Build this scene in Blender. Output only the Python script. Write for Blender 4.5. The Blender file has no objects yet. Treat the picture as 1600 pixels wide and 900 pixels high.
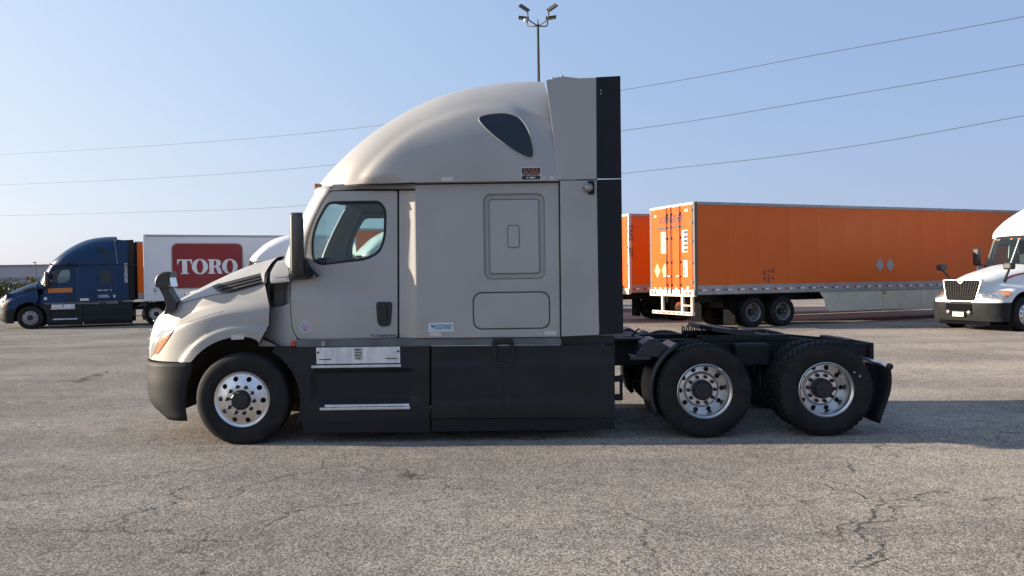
import bpy, math, random
from mathutils import Vector, Matrix
from mathutils.geometry import delaunay_2d_cdt

random.seed(7)
SC = bpy.context.scene
COL = SC.collection
rad = math.radians

# ------------------------------------------------------------------ camera, sky, sun, exposure
CAMZ, FPX, ROLL = 1.78, 1230.0, rad(0.8)
cam_d = bpy.data.cameras.new('camera')
cam = bpy.data.objects.new('camera', cam_d); COL.objects.link(cam)
cam_d.sensor_width = 36.0
cam_d.lens = 36.0 * FPX / 1600.0
cam_d.clip_start, cam_d.clip_end = 0.1, 3000.0
cam.matrix_world = (Matrix.Translation((0, 0, CAMZ)) @ Matrix.Rotation(rad(90 - 0.79), 4, 'X')
                    @ Matrix.Rotation(-ROLL, 4, 'Z'))
SC.camera = cam

SUN_EL, SUN_AZ = rad(14.5), rad(-86.0)          # azimuth measured from +Y towards +X
world = bpy.data.worlds.new('World'); SC.world = world; world.use_nodes = True
wn = world.node_tree; bg = wn.nodes['Background']
sky = wn.nodes.new('ShaderNodeTexSky'); sky.sky_type = 'NISHITA'
sky.sun_disc = False
sky.sun_elevation, sky.sun_rotation = SUN_EL, SUN_AZ
sky.altitude = 200; sky.air_density = 1.0; sky.dust_density = 1.5; sky.ozone_density = 2.0
# hazy morning air over the whole dome: softer contrast and a glow that falls off smoothly away from the sun
EXPO = 1.25
to_sun = Vector((math.sin(SUN_AZ) * math.cos(SUN_EL), math.cos(SUN_AZ) * math.cos(SUN_EL), math.sin(SUN_EL)))
def wmath(op, a, b=None):
    n = wn.nodes.new('ShaderNodeMath'); n.operation = op
    for i_, v in enumerate((a, b)):
        if v is None: continue
        if isinstance(v, (int, float)): n.inputs[i_].default_value = v
        else: wn.links.new(v, n.inputs[i_])
    return n.outputs[0]
wtc = wn.nodes.new('ShaderNodeTexCoord'); wdot = wn.nodes.new('ShaderNodeVectorMath'); wdot.operation = 'DOT_PRODUCT'
wn.links.new(wtc.outputs['Generated'], wdot.inputs[0]); wdot.inputs[1].default_value = to_sun
wsep = wn.nodes.new('ShaderNodeSeparateColor'); wcomb = wn.nodes.new('ShaderNodeCombineColor')
wn.links.new(sky.outputs[0], wsep.inputs[0])
for ch, (g, k, h) in enumerate(((0.399, 1.121, 0.489), (0.307, 1.053, 0.409), (0.18, 1.105, 0.227))):
    glow = wmath('EXPONENT', wmath('MULTIPLY', wdot.outputs['Value'], h))
    v = wmath('MULTIPLY', wmath('POWER', wsep.outputs[ch], g), k * 0.05 ** g / 2.0 ** EXPO / 0.15)
    wn.links.new(wmath('MULTIPLY', v, glow), wcomb.inputs[ch])
wn.links.new(wcomb.outputs[0], bg.inputs[0]); bg.inputs[1].default_value = 0.15
sun_d = bpy.data.lights.new('sun', 'SUN'); sun_d.energy = 5.0; sun_d.angle = rad(0.5)
sun_d.color = (1.0, 0.86, 0.67)
sun = bpy.data.objects.new('sun', sun_d); COL.objects.link(sun)
sun.rotation_euler = (-to_sun).to_track_quat('-Z', 'Y').to_euler()
sun.location = (-40, 5, 30)
SC.view_settings.view_transform = 'Standard'; SC.view_settings.look = 'None'
SC.view_settings.exposure = EXPO; SC.view_settings.gamma = 1.0
SC.render.engine = 'CYCLES'
SC.cycles.use_denoising = True
SC.cycles.max_bounces = 8; SC.cycles.transparent_max_bounces = 12

# ------------------------------------------------------------------ materials
MATS = {}
def mat(name, col, rough=0.5, metal=0.0, col2=None, nscale=3.0, bump=0.0, bscale=40.0, coat=0.0, emit=None,
        estr=1.0, spec=0.5, detail=6.0, stretch=None):
    m = bpy.data.materials.new(name); m.use_nodes = True; MATS[name] = m
    nt = m.node_tree; p = nt.nodes['Principled BSDF']
    p.inputs['Base Color'].default_value = (*col, 1); p.inputs['Roughness'].default_value = rough
    p.inputs['Metallic'].default_value = metal; p.inputs['Coat Weight'].default_value = coat
    p.inputs['Coat Roughness'].default_value = 0.08; p.inputs['Specular IOR Level'].default_value = spec
    tc = nt.nodes.new('ShaderNodeTexCoord'); src = tc.outputs['Object']
    if stretch:
        mp = nt.nodes.new('ShaderNodeMapping'); mp.inputs['Scale'].default_value = stretch
        nt.links.new(src, mp.inputs[0]); src = mp.outputs[0]
    if col2:
        n = nt.nodes.new('ShaderNodeTexNoise'); n.inputs['Scale'].default_value = nscale
        n.inputs['Detail'].default_value = detail
        r = nt.nodes.new('ShaderNodeValToRGB')
        r.color_ramp.elements[0].position = 0.35; r.color_ramp.elements[1].position = 0.68
        r.color_ramp.elements[0].color = (*col, 1); r.color_ramp.elements[1].color = (*col2, 1)
        nt.links.new(src, n.inputs['Vector']); nt.links.new(n.outputs[0], r.inputs[0])
        nt.links.new(r.outputs[0], p.inputs['Base Color'])
        mr = nt.nodes.new('ShaderNodeMapRange'); mr.inputs[3].default_value = max(0.02, rough - 0.06)
        mr.inputs[4].default_value = min(1, rough + 0.1)
        nt.links.new(n.outputs[0], mr.inputs[0]); nt.links.new(mr.outputs[0], p.inputs['Roughness'])
    if bump:
        n2 = nt.nodes.new('ShaderNodeTexNoise'); n2.inputs['Scale'].default_value = bscale
        n2.inputs['Detail'].default_value = 4
        b = nt.nodes.new('ShaderNodeBump'); b.inputs['Strength'].default_value = bump; b.inputs['Distance'].default_value = 0.02
        nt.links.new(src, n2.inputs['Vector']); nt.links.new(n2.outputs[0], b.inputs['Height'])
        nt.links.new(b.outputs[0], p.inputs['Normal'])
    if emit:
        p.inputs['Emission Color'].default_value = (*emit, 1); p.inputs['Emission Strength'].default_value = estr
    return m

def glass(name, tint, gloss=1.0):
    m = bpy.data.materials.new(name); m.use_nodes = True; MATS[name] = m
    nt = m.node_tree; nt.nodes.remove(nt.nodes['Principled BSDF']); out = nt.nodes['Material Output']
    t = nt.nodes.new('ShaderNodeBsdfTransparent'); t.inputs[0].default_value = (*tint, 1)
    g = nt.nodes.new('ShaderNodeBsdfGlossy'); g.inputs['Roughness'].default_value = 0.02
    lw = nt.nodes.new('ShaderNodeLayerWeight'); lw.inputs[0].default_value = 0.5      # Schlick, alike from both sides of the pane
    pw = nt.nodes.new('ShaderNodeMath'); pw.operation = 'POWER'; pw.inputs[1].default_value = 5.0
    f = nt.nodes.new('ShaderNodeMath'); f.operation = 'MULTIPLY_ADD'; f.inputs[1].default_value = 0.94; f.inputs[2].default_value = 0.06
    nt.links.new(lw.outputs['Facing'], pw.inputs[0]); nt.links.new(pw.outputs[0], f.inputs[0])
    mx = nt.nodes.new('ShaderNodeMixShader')
    nt.links.new(f.outputs[0], mx.inputs[0]); nt.links.new(t.outputs[0], mx.inputs[1])
    nt.links.new(g.outputs[0], mx.inputs[2]); nt.links.new(mx.outputs[0], out.inputs[0])
    return m

mat('paint', (0.356, 0.344, 0.330), 0.46, 0.15, (0.318, 0.308, 0.297), 1.3, coat=0.16, bump=0.06, bscale=1.8)
mat('blue_paint', (0.003, 0.030, 0.088), 0.35, 0.0, (0.004, 0.031, 0.090), 2.0, spec=0.3)
mat('white_paint', (0.72, 0.72, 0.70), 0.3, 0.0, (0.68, 0.68, 0.66), 2.0, coat=0.4)
mat('plastic', (0.011, 0.012, 0.016), 0.5, 0.0, (0.017, 0.018, 0.022), 2.5, 0.05, 90, spec=0.28)
mat('bumper_plastic', (0.016, 0.017, 0.018), 0.62, 0.0, (0.022, 0.023, 0.024), 3.0, 0.06, 120, spec=0.18)
mat('rubber_panel', (0.009, 0.010, 0.013), 0.6, 0.0, (0.013, 0.014, 0.018), 3, spec=0.25)
mat('black', (0.010, 0.010, 0.012), 0.5)
mat('gloss_black', (0.012, 0.012, 0.013), 0.22)
mat('seal', (0.008, 0.008, 0.009), 0.7)
mat('matte_black', (0.004, 0.004, 0.005), 0.9, spec=0.1)
mat('sill_trim', (0.13, 0.125, 0.118), 0.42, 0.5, (0.09, 0.085, 0.08), 5)
mat('tyre', (0.008, 0.008, 0.010), 0.75, 0.0, (0.022, 0.021, 0.020), 5, 0.15, 120, spec=0.25)
mat('chassis', (0.007, 0.007, 0.010), 0.6, 0.0, (0.014, 0.014, 0.015), 7, 0.1, 40, spec=0.3)
mat('alloy', (0.72, 0.72, 0.73), 0.33, 1.0, (0.58, 0.58, 0.59), 8)
mat('dull_alloy', (0.36, 0.36, 0.36), 0.5, 0.7, (0.24, 0.23, 0.22), 8)
mat('step_metal', (0.74, 0.76, 0.80), 0.42, 0.6, (0.55, 0.57, 0.60), 6, 0.3, 30, stretch=(3, 1, 0.6))
mat('interior', (0.060, 0.066, 0.070), 0.85)
mat('interior_light', (0.23, 0.22, 0.20), 0.85)
mat('dash', (0.015, 0.016, 0.017), 0.7)
mat('amber', (0.45, 0.17, 0.075), 0.2, 0.0, coat=0.4)
mat('marker_red', (0.42, 0.05, 0.02), 0.3)
mat('lens', (0.36, 0.36, 0.36), 0.15, 0.3, coat=0.5)
mat('mirror_face', (0.8, 0.8, 0.8), 0.03, 1.0)
mat('decal_white', (0.62, 0.64, 0.66), 0.5)
mat('decal_blue', (0.42, 0.58, 0.68), 0.5)
mat('decal_teal', (0.01, 0.10, 0.13), 0.5)
mat('decal_black', (0.008, 0.008, 0.010), 0.45)
mat('decal_orange', (0.45, 0.13, 0.06), 0.5)
mat('decal_grey', (0.36, 0.36, 0.355), 0.4)
mat('decal_silver', (0.50, 0.49, 0.48), 0.4)
mat('decal_red', (0.35, 0.03, 0.03), 0.5)
mat('red_trim', (0.27, 0.045, 0.022), 0.4)
mat('orange', (0.70, 0.125, 0.010), 0.36, 0.0, (0.63, 0.108, 0.009), 0.45, 0.02, 0.8, spec=0.3)
mat('orange_sunlit', (0.66, 0.088, 0.005), 0.55, 0.0, (0.62, 0.082, 0.005), 1.5, spec=0.2)  # same paint as the flanks; colour cut back to offset sunlight on doors
mat('trailer_white', (0.66, 0.67, 0.70), 0.4, 0.0, (0.62, 0.63, 0.66), 1.0)
mat('rail_metal', (0.36, 0.36, 0.36), 0.5, 0.45, (0.27, 0.265, 0.26), 3, 0.05, 8)
mat('corner_metal', (0.10, 0.098, 0.095), 0.55, 0.1)
mat('skirt_white', (0.60, 0.56, 0.44), 0.55, 0.0, (0.50, 0.47, 0.38), 2)
mat('door_frame', (0.70, 0.62, 0.50), 0.5, 0.2)
mat('sign_red', (0.21, 0.011, 0.014), 0.5)
mat('sign_white', (0.66, 0.67, 0.70), 0.5)
mat('tape_red', (0.30, 0.02, 0.02), 0.4)
mat('tape_white', (0.72, 0.72, 0.72), 0.4)
mat('lamp_pole', (0.045, 0.04, 0.035), 0.6)
mat('led', (0.20, 0.175, 0.13), 0.5)
mat('wire', (0.05, 0.05, 0.055), 0.7)
mat('warehouse', (0.33, 0.34, 0.38), 0.7, 0.0, (0.30, 0.31, 0.35), 0.05)
mat('warehouse_trim', (0.20, 0.21, 0.25), 0.7)
mat('leaf', (0.105, 0.105, 0.03), 0.8, 0.0, (0.07, 0.08, 0.022), 1.5, spec=0.15)
mat('leaf_gold', (0.32, 0.20, 0.04), 0.7, 0.0, (0.20, 0.14, 0.03), 1.5)
mat('bark', (0.07, 0.05, 0.035), 0.9)
mat('grass', (0.09, 0.10, 0.035), 0.9, 0.0, (0.13, 0.115, 0.05), 0.3)
mat('plate', (0.75, 0.72, 0.55), 0.5)
glass('glass_clear', (0.60, 0.74, 0.73))
glass('glass_dark', (0.02, 0.025, 0.04))
glass('glass_shield', (0.60, 0.70, 0.71))
M = MATS

def asphalt():
    m = bpy.data.materials.new('asphalt'); m.use_nodes = True; nt = m.node_tree; L = nt.links.new
    p = nt.nodes['Principled BSDF']; p.inputs['Roughness'].default_value = 0.92
    p.inputs['Specular IOR Level'].default_value = 0.05; p.inputs['Diffuse Roughness'].default_value = 0.3
    tc = nt.nodes.new('ShaderNodeTexCoord'); co = tc.outputs['Object']
    def noise(s, d=4, rough=0.6, vec=None):
        n = nt.nodes.new('ShaderNodeTexNoise'); n.inputs['Scale'].default_value = s
        n.inputs['Detail'].default_value = d; n.inputs['Roughness'].default_value = rough
        L(vec or co, n.inputs['Vector']); return n.outputs[0]
    def ramp(v, a, b, ca, cb):
        r = nt.nodes.new('ShaderNodeValToRGB'); e = r.color_ramp.elements
        e[0].position, e[1].position = a, b; e[0].color = (*ca, 1); e[1].color = (*cb, 1); L(v, r.inputs[0]); return r.outputs[0]
    def mix(f, a, b, typ='MIX'):
        x = nt.nodes.new('ShaderNodeMix'); x.data_type = 'RGBA'; x.blend_type = typ
        if isinstance(f, float): x.inputs[0].default_value = f
        else: L(f, x.inputs[0])
        L(a, x.inputs[6]); L(b, x.inputs[7]); return x.outputs[2]
    vor = nt.nodes.new('ShaderNodeTexVoronoi'); vor.inputs['Scale'].default_value = 72
    L(co, vor.inputs['Vector'])
    sep = nt.nodes.new('ShaderNodeSeparateColor'); L(vor.outputs['Color'], sep.inputs[0])
    stones = ramp(sep.outputs[0], 0.0, 1.0, (0.225, 0.209, 0.192), (0.575, 0.533, 0.488))
    gaps = ramp(vor.outputs['Distance'], 0.25, 0.75, (1, 1, 1), (0.52, 0.51, 0.50))
    c = mix(1.0, stones, gaps, 'MULTIPLY')
    fine = ramp(noise(190, 3), 0.32, 0.70, (0.62, 0.61, 0.60), (1.36, 1.34, 1.31))
    c = mix(1.0, c, fine, 'MULTIPLY')
    mid = ramp(noise(5.0, 6, 0.65), 0.3, 0.72, (0.80, 0.80, 0.81), (1.15, 1.14, 1.11))
    c = mix(1.0, c, mid, 'MULTIPLY')
    big = ramp(noise(0.33, 6, 0.62), 0.33, 0.66, (0.73, 0.73, 0.74), (1.17, 1.15, 1.11))
    c = mix(1.0, c, big, 'MULTIPLY')
    mp = nt.nodes.new('ShaderNodeMapping'); mp.inputs['Scale'].default_value = (0.06, 0.9, 1)
    mp.inputs['Rotation'].default_value = (0, 0, rad(-12)); L(co, mp.inputs[0])
    tracks = ramp(noise(1.0, 5, 0.6, mp.outputs[0]), 0.36, 0.62, (0.86, 0.86, 0.87), (1.08, 1.07, 1.05))
    c = mix(1.0, c, tracks, 'MULTIPLY')
    # hairline crazing, broken up so that it comes and goes
    wob = nt.nodes.new('ShaderNodeTexNoise'); wob.inputs['Scale'].default_value = 2.2; wob.inputs['Detail'].default_value = 6; L(co, wob.inputs['Vector'])
    wsc = nt.nodes.new('ShaderNodeVectorMath'); wsc.operation = 'MULTIPLY_ADD'; wsc.inputs[1].default_value = (0.9, 0.9, 0); L(wob.outputs['Color'], wsc.inputs[0]); L(co, wsc.inputs[2])
    for sc_, wid, lo_, hi_ in ((0.42, 0.0045, .46, .58), (1.3, 0.011, .56, .68)):
        ve = nt.nodes.new('ShaderNodeTexVoronoi'); ve.feature = 'DISTANCE_TO_EDGE'; ve.inputs['Scale'].default_value = sc_; L(wsc.outputs[0], ve.inputs['Vector'])
        ln = ramp(ve.outputs['Distance'], wid * .35, wid, (0.30, 0.29, 0.28), (1, 1, 1))
        mk = ramp(noise(0.55, 4, 0.6), lo_, hi_, (0, 0, 0), (1, 1, 1))
        one = nt.nodes.new('ShaderNodeRGB'); one.outputs[0].default_value = (1, 1, 1, 1)
        c = mix(1.0, c, mix(mk, one.outputs[0], ln), 'MULTIPLY')
    sp = noise(0.9, 3, 0.5)
    spots = ramp(sp, 0.70, 0.78, (1, 1, 1), (0.66, 0.65, 0.64))
    c = mix(1.0, c, spots, 'MULTIPLY')
    L(c, p.inputs['Base Color'])
    hgt = nt.nodes.new('ShaderNodeMath'); hgt.operation = 'ADD'
    L(noise(120, 4, 0.7), hgt.inputs[0])
    inv = nt.nodes.new('ShaderNodeMath'); inv.operation = 'MULTIPLY'; inv.inputs[1].default_value = -0.6
    L(vor.outputs['Distance'], inv.inputs[0]); L(inv.outputs[0], hgt.inputs[1])
    b = nt.nodes.new('ShaderNodeBump'); b.inputs['Strength'].default_value = 0.55; b.inputs['Distance'].default_value = 0.006
    L(hgt.outputs[0], b.inputs['Height'])
    b2 = nt.nodes.new('ShaderNodeBump'); b2.inputs['Strength'].default_value = 0.35; b2.inputs['Distance'].default_value = 0.03
    L(noise(2.5, 5, 0.6), b2.inputs['Height']); L(b.outputs[0], b2.inputs['Normal'])
    L(b2.outputs[0], p.inputs['Normal'])
    MATS['asphalt'] = m
asphalt()
mat('crack_fill', (0.060, 0.056, 0.052), 0.95)

# ------------------------------------------------------------------ mesh helpers
def link(name, me, parent=None, loc=None):
    o = bpy.data.objects.new(name, me); COL.objects.link(o)
    if parent: o.parent = parent
    if loc: o.location = loc
    return o
def tag(o, label=None, cat=None, group=None, kind=None):
    for k, v in (('label', label), ('category', cat), ('group', group), ('kind', kind)):
        if v: o[k] = v
    return o
def empty(name, loc, rz=0.0, parent=None):
    o = link(name, None, parent, loc); o.rotation_euler = (0, 0, rz); o.empty_display_size = 0.3
    return o
def copy_tree(o, parent=None):
    c = o.copy(); COL.objects.link(c); c.parent = parent
    for ch in o.children: copy_tree(ch, c)
    return c

class MB:
    def __init__(s): s.v = []; s.f = []; s.mi = []; s.cur = 0
    def face(s, f): s.f.append(f); s.mi.append(s.cur)
    def box(s, x0, x1, y0, y1, z0, z1, mtx=None):
        n = len(s.v)
        P = [(x, y, z) for z in (z0, z1) for y in (y0, y1) for x in (x0, x1)]
        if mtx: P = [tuple(mtx @ Vector(p)) for p in P]
        s.v += P
        for f in ((0, 2, 3, 1), (4, 5, 7, 6), (0, 1, 5, 4), (2, 6, 7, 3), (0, 4, 6, 2), (1, 3, 7, 5)):
            s.face([n + i for i in f])
        return s
    def tube(s, pts, r, n=10, caps=True):
        pts = [Vector(p) for p in pts]; rs = r if isinstance(r, (list, tuple)) else [r] * len(pts)
        base = len(s.v); up = None
        for i, p in enumerate(pts):
            t = (pts[min(i + 1, len(pts) - 1)] - pts[max(i - 1, 0)]).normalized()
            if up is None:
                up = Vector((0, 0, 1)) if abs(t.z) < 0.9 else Vector((1, 0, 0))
            u = t.cross(up).normalized(); w = u.cross(t).normalized(); up = w
            for k in range(n):
                a = 2 * math.pi * k / n
                s.v.append(tuple(p + (u * math.cos(a) + w * math.sin(a)) * rs[i]))
        for i in range(len(pts) - 1):
            for k in range(n):
                a, b = base + i * n + k, base + i * n + (k + 1) % n
                s.face([a, a + n, b + n, b])
        if caps:
            s.face([base + k for k in range(n)])
            s.face([base + (len(pts) - 1) * n + k for k in reversed(range(n))])
        return s
    def lathe(s, prof, n=64, axis='y', close=False):
        """prof: (r, y) pairs swept round the y axis"""
        base = len(s.v); m = len(prof)
        for k in range(n):
            a = 2 * math.pi * k / n
            for r, y in prof: s.v.append((r * math.cos(a), y, r * math.sin(a)))
        for k in range(n):
            k2 = (k + 1) % n
            for i in range(m - 1):
                s.face([base + k * m + i, base + k * m + i + 1, base + k2 * m + i + 1, base + k2 * m + i])
        return s
    def prism(s, poly, y0, y1, mtx=None):
        """poly: list of (x, z), counter-clockwise seen from -y; extruded y0 (near) to y1"""
        n = len(s.v); k = len(poly)
        P = [(x, y0, z) for x, z in poly] + [(x, y1, z) for x, z in poly]
        if mtx: P = [tuple(mtx @ Vector(p)) for p in P]
        s.v += P
        s.face([n + i for i in range(k)]); s.face([n + k + i for i in reversed(range(k))])
        for i in range(k):
            j = (i + 1) % k; s.face([n + i, n + k + i, n + k + j, n + j])
        return s
    def grid(s, rows):
        """rows of equal-length point lists -> quads"""
        n = len(s.v); c = len(rows[0])
        for r in rows: s.v += [tuple(p) for p in r]
        for i in range(len(rows) - 1):
            for j in range(c - 1):
                a = n + i * c + j
                s.face([a, a + 1, a + c + 1, a + c])
        return s
    def mesh(s, name, mats, smooth=False):
        me = bpy.data.meshes.new(name); me.from_pydata(s.v, [], s.f); 
        for m in (mats if isinstance(mats, list) else [mats]): me.materials.append(M[m] if isinstance(m, str) else m)
        if any(s.mi): me.polygons.foreach_set('material_index', s.mi)
        if smooth: me.polygons.foreach_set('use_smooth', [True] * len(me.polygons))
        me.validate(); me.update(); return me
    def build(s, name, mats, parent=None, smooth=False, bevel=0.0, loc=None):
        o = link(name, s.mesh(name, mats, smooth), parent, loc)
        if bevel:
            b = o.modifiers.new('bevel', 'BEVEL'); b.width = bevel; b.segments = 2; b.limit_method = 'ANGLE'
        if smooth == 'auto': auto(o)
        return o

def auto(o, ang=35):
    """sharp edges by angle on a smooth-shaded mesh"""
    me = o.data
    me.polygons.foreach_set('use_smooth', [True] * len(me.polygons))
    try: me.set_sharp_from_angle(angle=rad(ang))
    except Exception: pass

def ss(a, b, x):
    t = min(1, max(0, (x - a) / (b - a))) if a != b else float(x > a)
    return t * t * (3 - 2 * t)
def lerp(a, b, t): return a + (b - a) * t
def interp(tab, x):
    if x <= tab[0][0]: return tab[0][1]
    for (a, va), (b, vb) in zip(tab, tab[1:]):
        if x <= b: return lerp(va, vb, (x - a) / (b - a))
    return tab[-1][1]
def catmull(pts, n=6, closed=False):
    out = []; N = len(pts); P = [Vector(p) for p in pts]
    for i in range(N if closed else N - 1):
        g = (lambda k: P[k % N]) if closed else (lambda k: P[min(max(k, 0), N - 1)])
        a, b, c, d = g(i - 1), g(i), g(i + 1), g(i + 2)
        for k in range(n):
            t = k / n
            out.append(0.5 * ((2 * b) + (c - a) * t + (2 * a - 5 * b + 4 * c - d) * t * t + (3 * b - a - 3 * c + d) * t ** 3))
    if not closed: out.append(P[-1])
    return [tuple(p) for p in out]
def smooth_tab(tab, n=8): return sorted([(p[0], p[1]) for p in catmull(tab, n)])
def round_poly(poly, r, n=5):
    out = []; N = len(poly)
    for i in range(N):
        p0, p1, p2 = (Vector(poly[(i + k - 1) % N][:2]) for k in range(3))
        rr = poly[i][2] if len(poly[i]) > 2 else r
        a, b = p0 - p1, p2 - p1
        d = min(rr, a.length * 0.48, b.length * 0.48)
        a, b = p1 + a.normalized() * d, p1 + b.normalized() * d
        for k in range(n + 1):
            t = k / n
            out.append(tuple(a * (1 - t) ** 2 + p1 * 2 * t * (1 - t) + b * t * t))
    return out
def rrect(x0, z0, x1, z1, r, n=5): return round_poly([(x0, z0), (x1, z0), (x1, z1), (x0, z1)], r, n)
def circle(cx, cz, r, n=20, ph=0.0):
    return [(cx + r * math.cos(ph + 2 * math.pi * k / n), cz + r * math.sin(ph + 2 * math.pi * k / n)) for k in range(n)]
def ccw(poly):
    a = sum(poly[i][0] * poly[(i + 1) % len(poly)][1] - poly[(i + 1) % len(poly)][0] * poly[i][1] for i in range(len(poly)))
    return poly if a > 0 else poly[::-1]
def inside(poly, x, z):
    c = False; n = len(poly); j = n - 1
    for i in range(n):
        xi, zi = poly[i]; xj, zj = poly[j]
        if (zi > z) != (zj > z) and x < (xj - xi) * (z - zi) / (zj - zi) + xi: c = not c
        j = i
    return c
def dens(poly, step, closed=True):
    out = []; n = len(poly)
    for i in range(n if closed else n - 1):
        a, b = poly[i], poly[(i + 1) % n]
        k = max(1, int(math.hypot(b[0] - a[0], b[1] - a[1]) / step + 0.5))
        out += [(lerp(a[0], b[0], t / k), lerp(a[1], b[1], t / k)) for t in range(k)]
    if not closed: out.append(poly[-1])
    return out
def sd_rrect(x, z, cx, cz, hx, hz, r):
    qx, qz = abs(x - cx) - hx + r, abs(z - cz) - hz + r
    return math.hypot(max(qx, 0), max(qz, 0)) + min(max(qx, qz), 0) - r

def panel_mesh(outline, W, step=0.06, holes=(), loops=(), off=0.0, thick=0.012, side=-1):
    """a sheet over the surface |y| = W(x, z) inside an (x, z) outline, with a turned-in edge"""
    outline = dens(ccw(outline), step)
    hs = [dens(ccw(h), step) for h in holes]; ls = [dens(l, step) for l in loops]
    pts, edges = [], []
    for lp in [outline] + hs + ls:
        b = len(pts); pts += lp; edges += [(b + i, b + (i + 1) % len(lp)) for i in range(len(lp))]
    nb = len(pts)
    xs = [p[0] for p in outline]; zs = [p[1] for p in outline]
    x = min(xs) + step * 0.5; row = 0
    bset = pts[:]
    cell = {}
    for p in bset: cell.setdefault((int(p[0] // step), int(p[1] // step)), []).append(p)
    while x < max(xs):
        z = min(zs) + step * (0.5 + 0.5 * (row % 2))
        while z < max(zs):
            if inside(outline, x, z) and not any(inside(h, x, z) for h in hs):
                cx, cz = int(x // step), int(z // step)
                near = any(math.hypot(p[0] - x, p[1] - z) < step * 0.45 for i in (-1, 0, 1) for j in (-1, 0, 1)
                           for p in cell.get((cx + i, cz + j), ()))
                if not near: pts.append((x, z))
            z += step
        x += step; row += 1
    V, E, Fc, *_ = delaunay_2d_cdt([Vector(p) for p in pts], edges, [], 0, 1e-6)
    tris = []
    for f in Fc:
        cx = sum(V[i][0] for i in f) / len(f); cz = sum(V[i][1] for i in f) / len(f)
        if inside(outline, cx, cz) and not any(inside(h, cx, cz) for h in hs): tris.append(list(f))
    mb = MB()
    mb.v = [(p[0], -(W(p[0], p[1]) + off), p[1]) for p in V]
    for t in tris: mb.face(t)
    if thick:
        cnt = {}
        for t in tris:
            for i in range(len(t)): cnt[(t[i], t[(i + 1) % len(t)])] = 1
        ring = [(a, b) for (a, b) in cnt if (b, a) not in cnt]
        mp = {}
        for a, b in ring:
            for q in (a, b):
                if q not in mp:
                    mp[q] = len(mb.v); x_, y_, z_ = mb.v[q]; mb.v.append((x_, y_ + thick, z_))
        for a, b in ring: mb.face([b, a, mp[a], mp[b]])
    if side > 0:
        mb.v = [(x_, -y_, z_) for x_, y_, z_ in mb.v]; mb.f = [f[::-1] for f in mb.f]
    return mb
def panel(name, outline, W, material, parent, step=0.06, holes=(), loops=(), off=0.0, thick=0.012, side=-1, sharp=38):
    o = panel_mesh(outline, W, step, holes, loops, off, thick, side).build(name, material, parent)
    auto(o, sharp); return o
def strip(name, line, W, material, parent, width=0.012, off=0.002, closed=False, side=-1, step=0.05, rise=0.002):
    line = dens(line, step, closed); n = len(line); mb = MB(); rows = []
    idx = list(range(n)) + ([0] if closed else [])
    for i in idx:
        a = line[(i - 1) % n] if closed else line[max(i - 1, 0)]
        b = line[(i + 1) % n] if closed else line[min(i + 1, n - 1)]
        dx, dz = b[0] - a[0], b[1] - a[1]; L = math.hypot(dx, dz) or 1
        nx, nz = -dz / L * width / 2, dx / L * width / 2
        r = []
        for k, h in ((1, 0), (0, rise), (-1, 0)):
            x, z = line[i][0] + nx * k, line[i][1] + nz * k
            r.append((x, side * (W(x, z) + off + h), z))
        rows.append(r)
    if side < 0: rows = [r[::-1] for r in rows]
    mb.grid(rows)
    return mb.build(name, material, parent, True)

def text_mesh(body, size, material, shear=0.0, spacing=1.0, align='CENTER', xscale=1.0, bold=0.0):
    """flat lettering in the local xz plane, reading along +x, facing -y"""
    cu = bpy.data.curves.new('lettering', 'FONT'); cu.body = body; cu.size = size; cu.shear = shear
    cu.align_x = align; cu.align_y = 'CENTER'; cu.space_character = spacing; cu.resolution_u = 3; cu.offset = bold
    cu.extrude = 0.0015
    o = bpy.data.objects.new('tmp', cu); COL.objects.link(o)
    dg = bpy.context.evaluated_depsgraph_get()
    me = bpy.data.meshes.new_from_object(o.evaluated_get(dg)); bpy.data.objects.remove(o); bpy.data.curves.remove(cu)
    me.transform(Matrix.Rotation(rad(90), 4, 'X') @ Matrix.Diagonal((xscale, 1, 1, 1)))
    me.materials.clear(); me.materials.append(M[material]); return me

def print_line(width, h, material, seed=1):
    """a line of print too small to read: a row of short strokes, centred, facing -y"""
    rnd = random.Random(seed); mb = MB(); x = -width / 2
    while x < width / 2:
        w = min(h * rnd.uniform(.35, .75), width / 2 - x)
        if rnd.random() > .14: mb.box(x, x + w * .78, -.0015, .0015, -h / 2 * rnd.uniform(.75, 1), h / 2 * rnd.uniform(.75, 1))
        x += w
    return mb.mesh('print_line', material)

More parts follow.
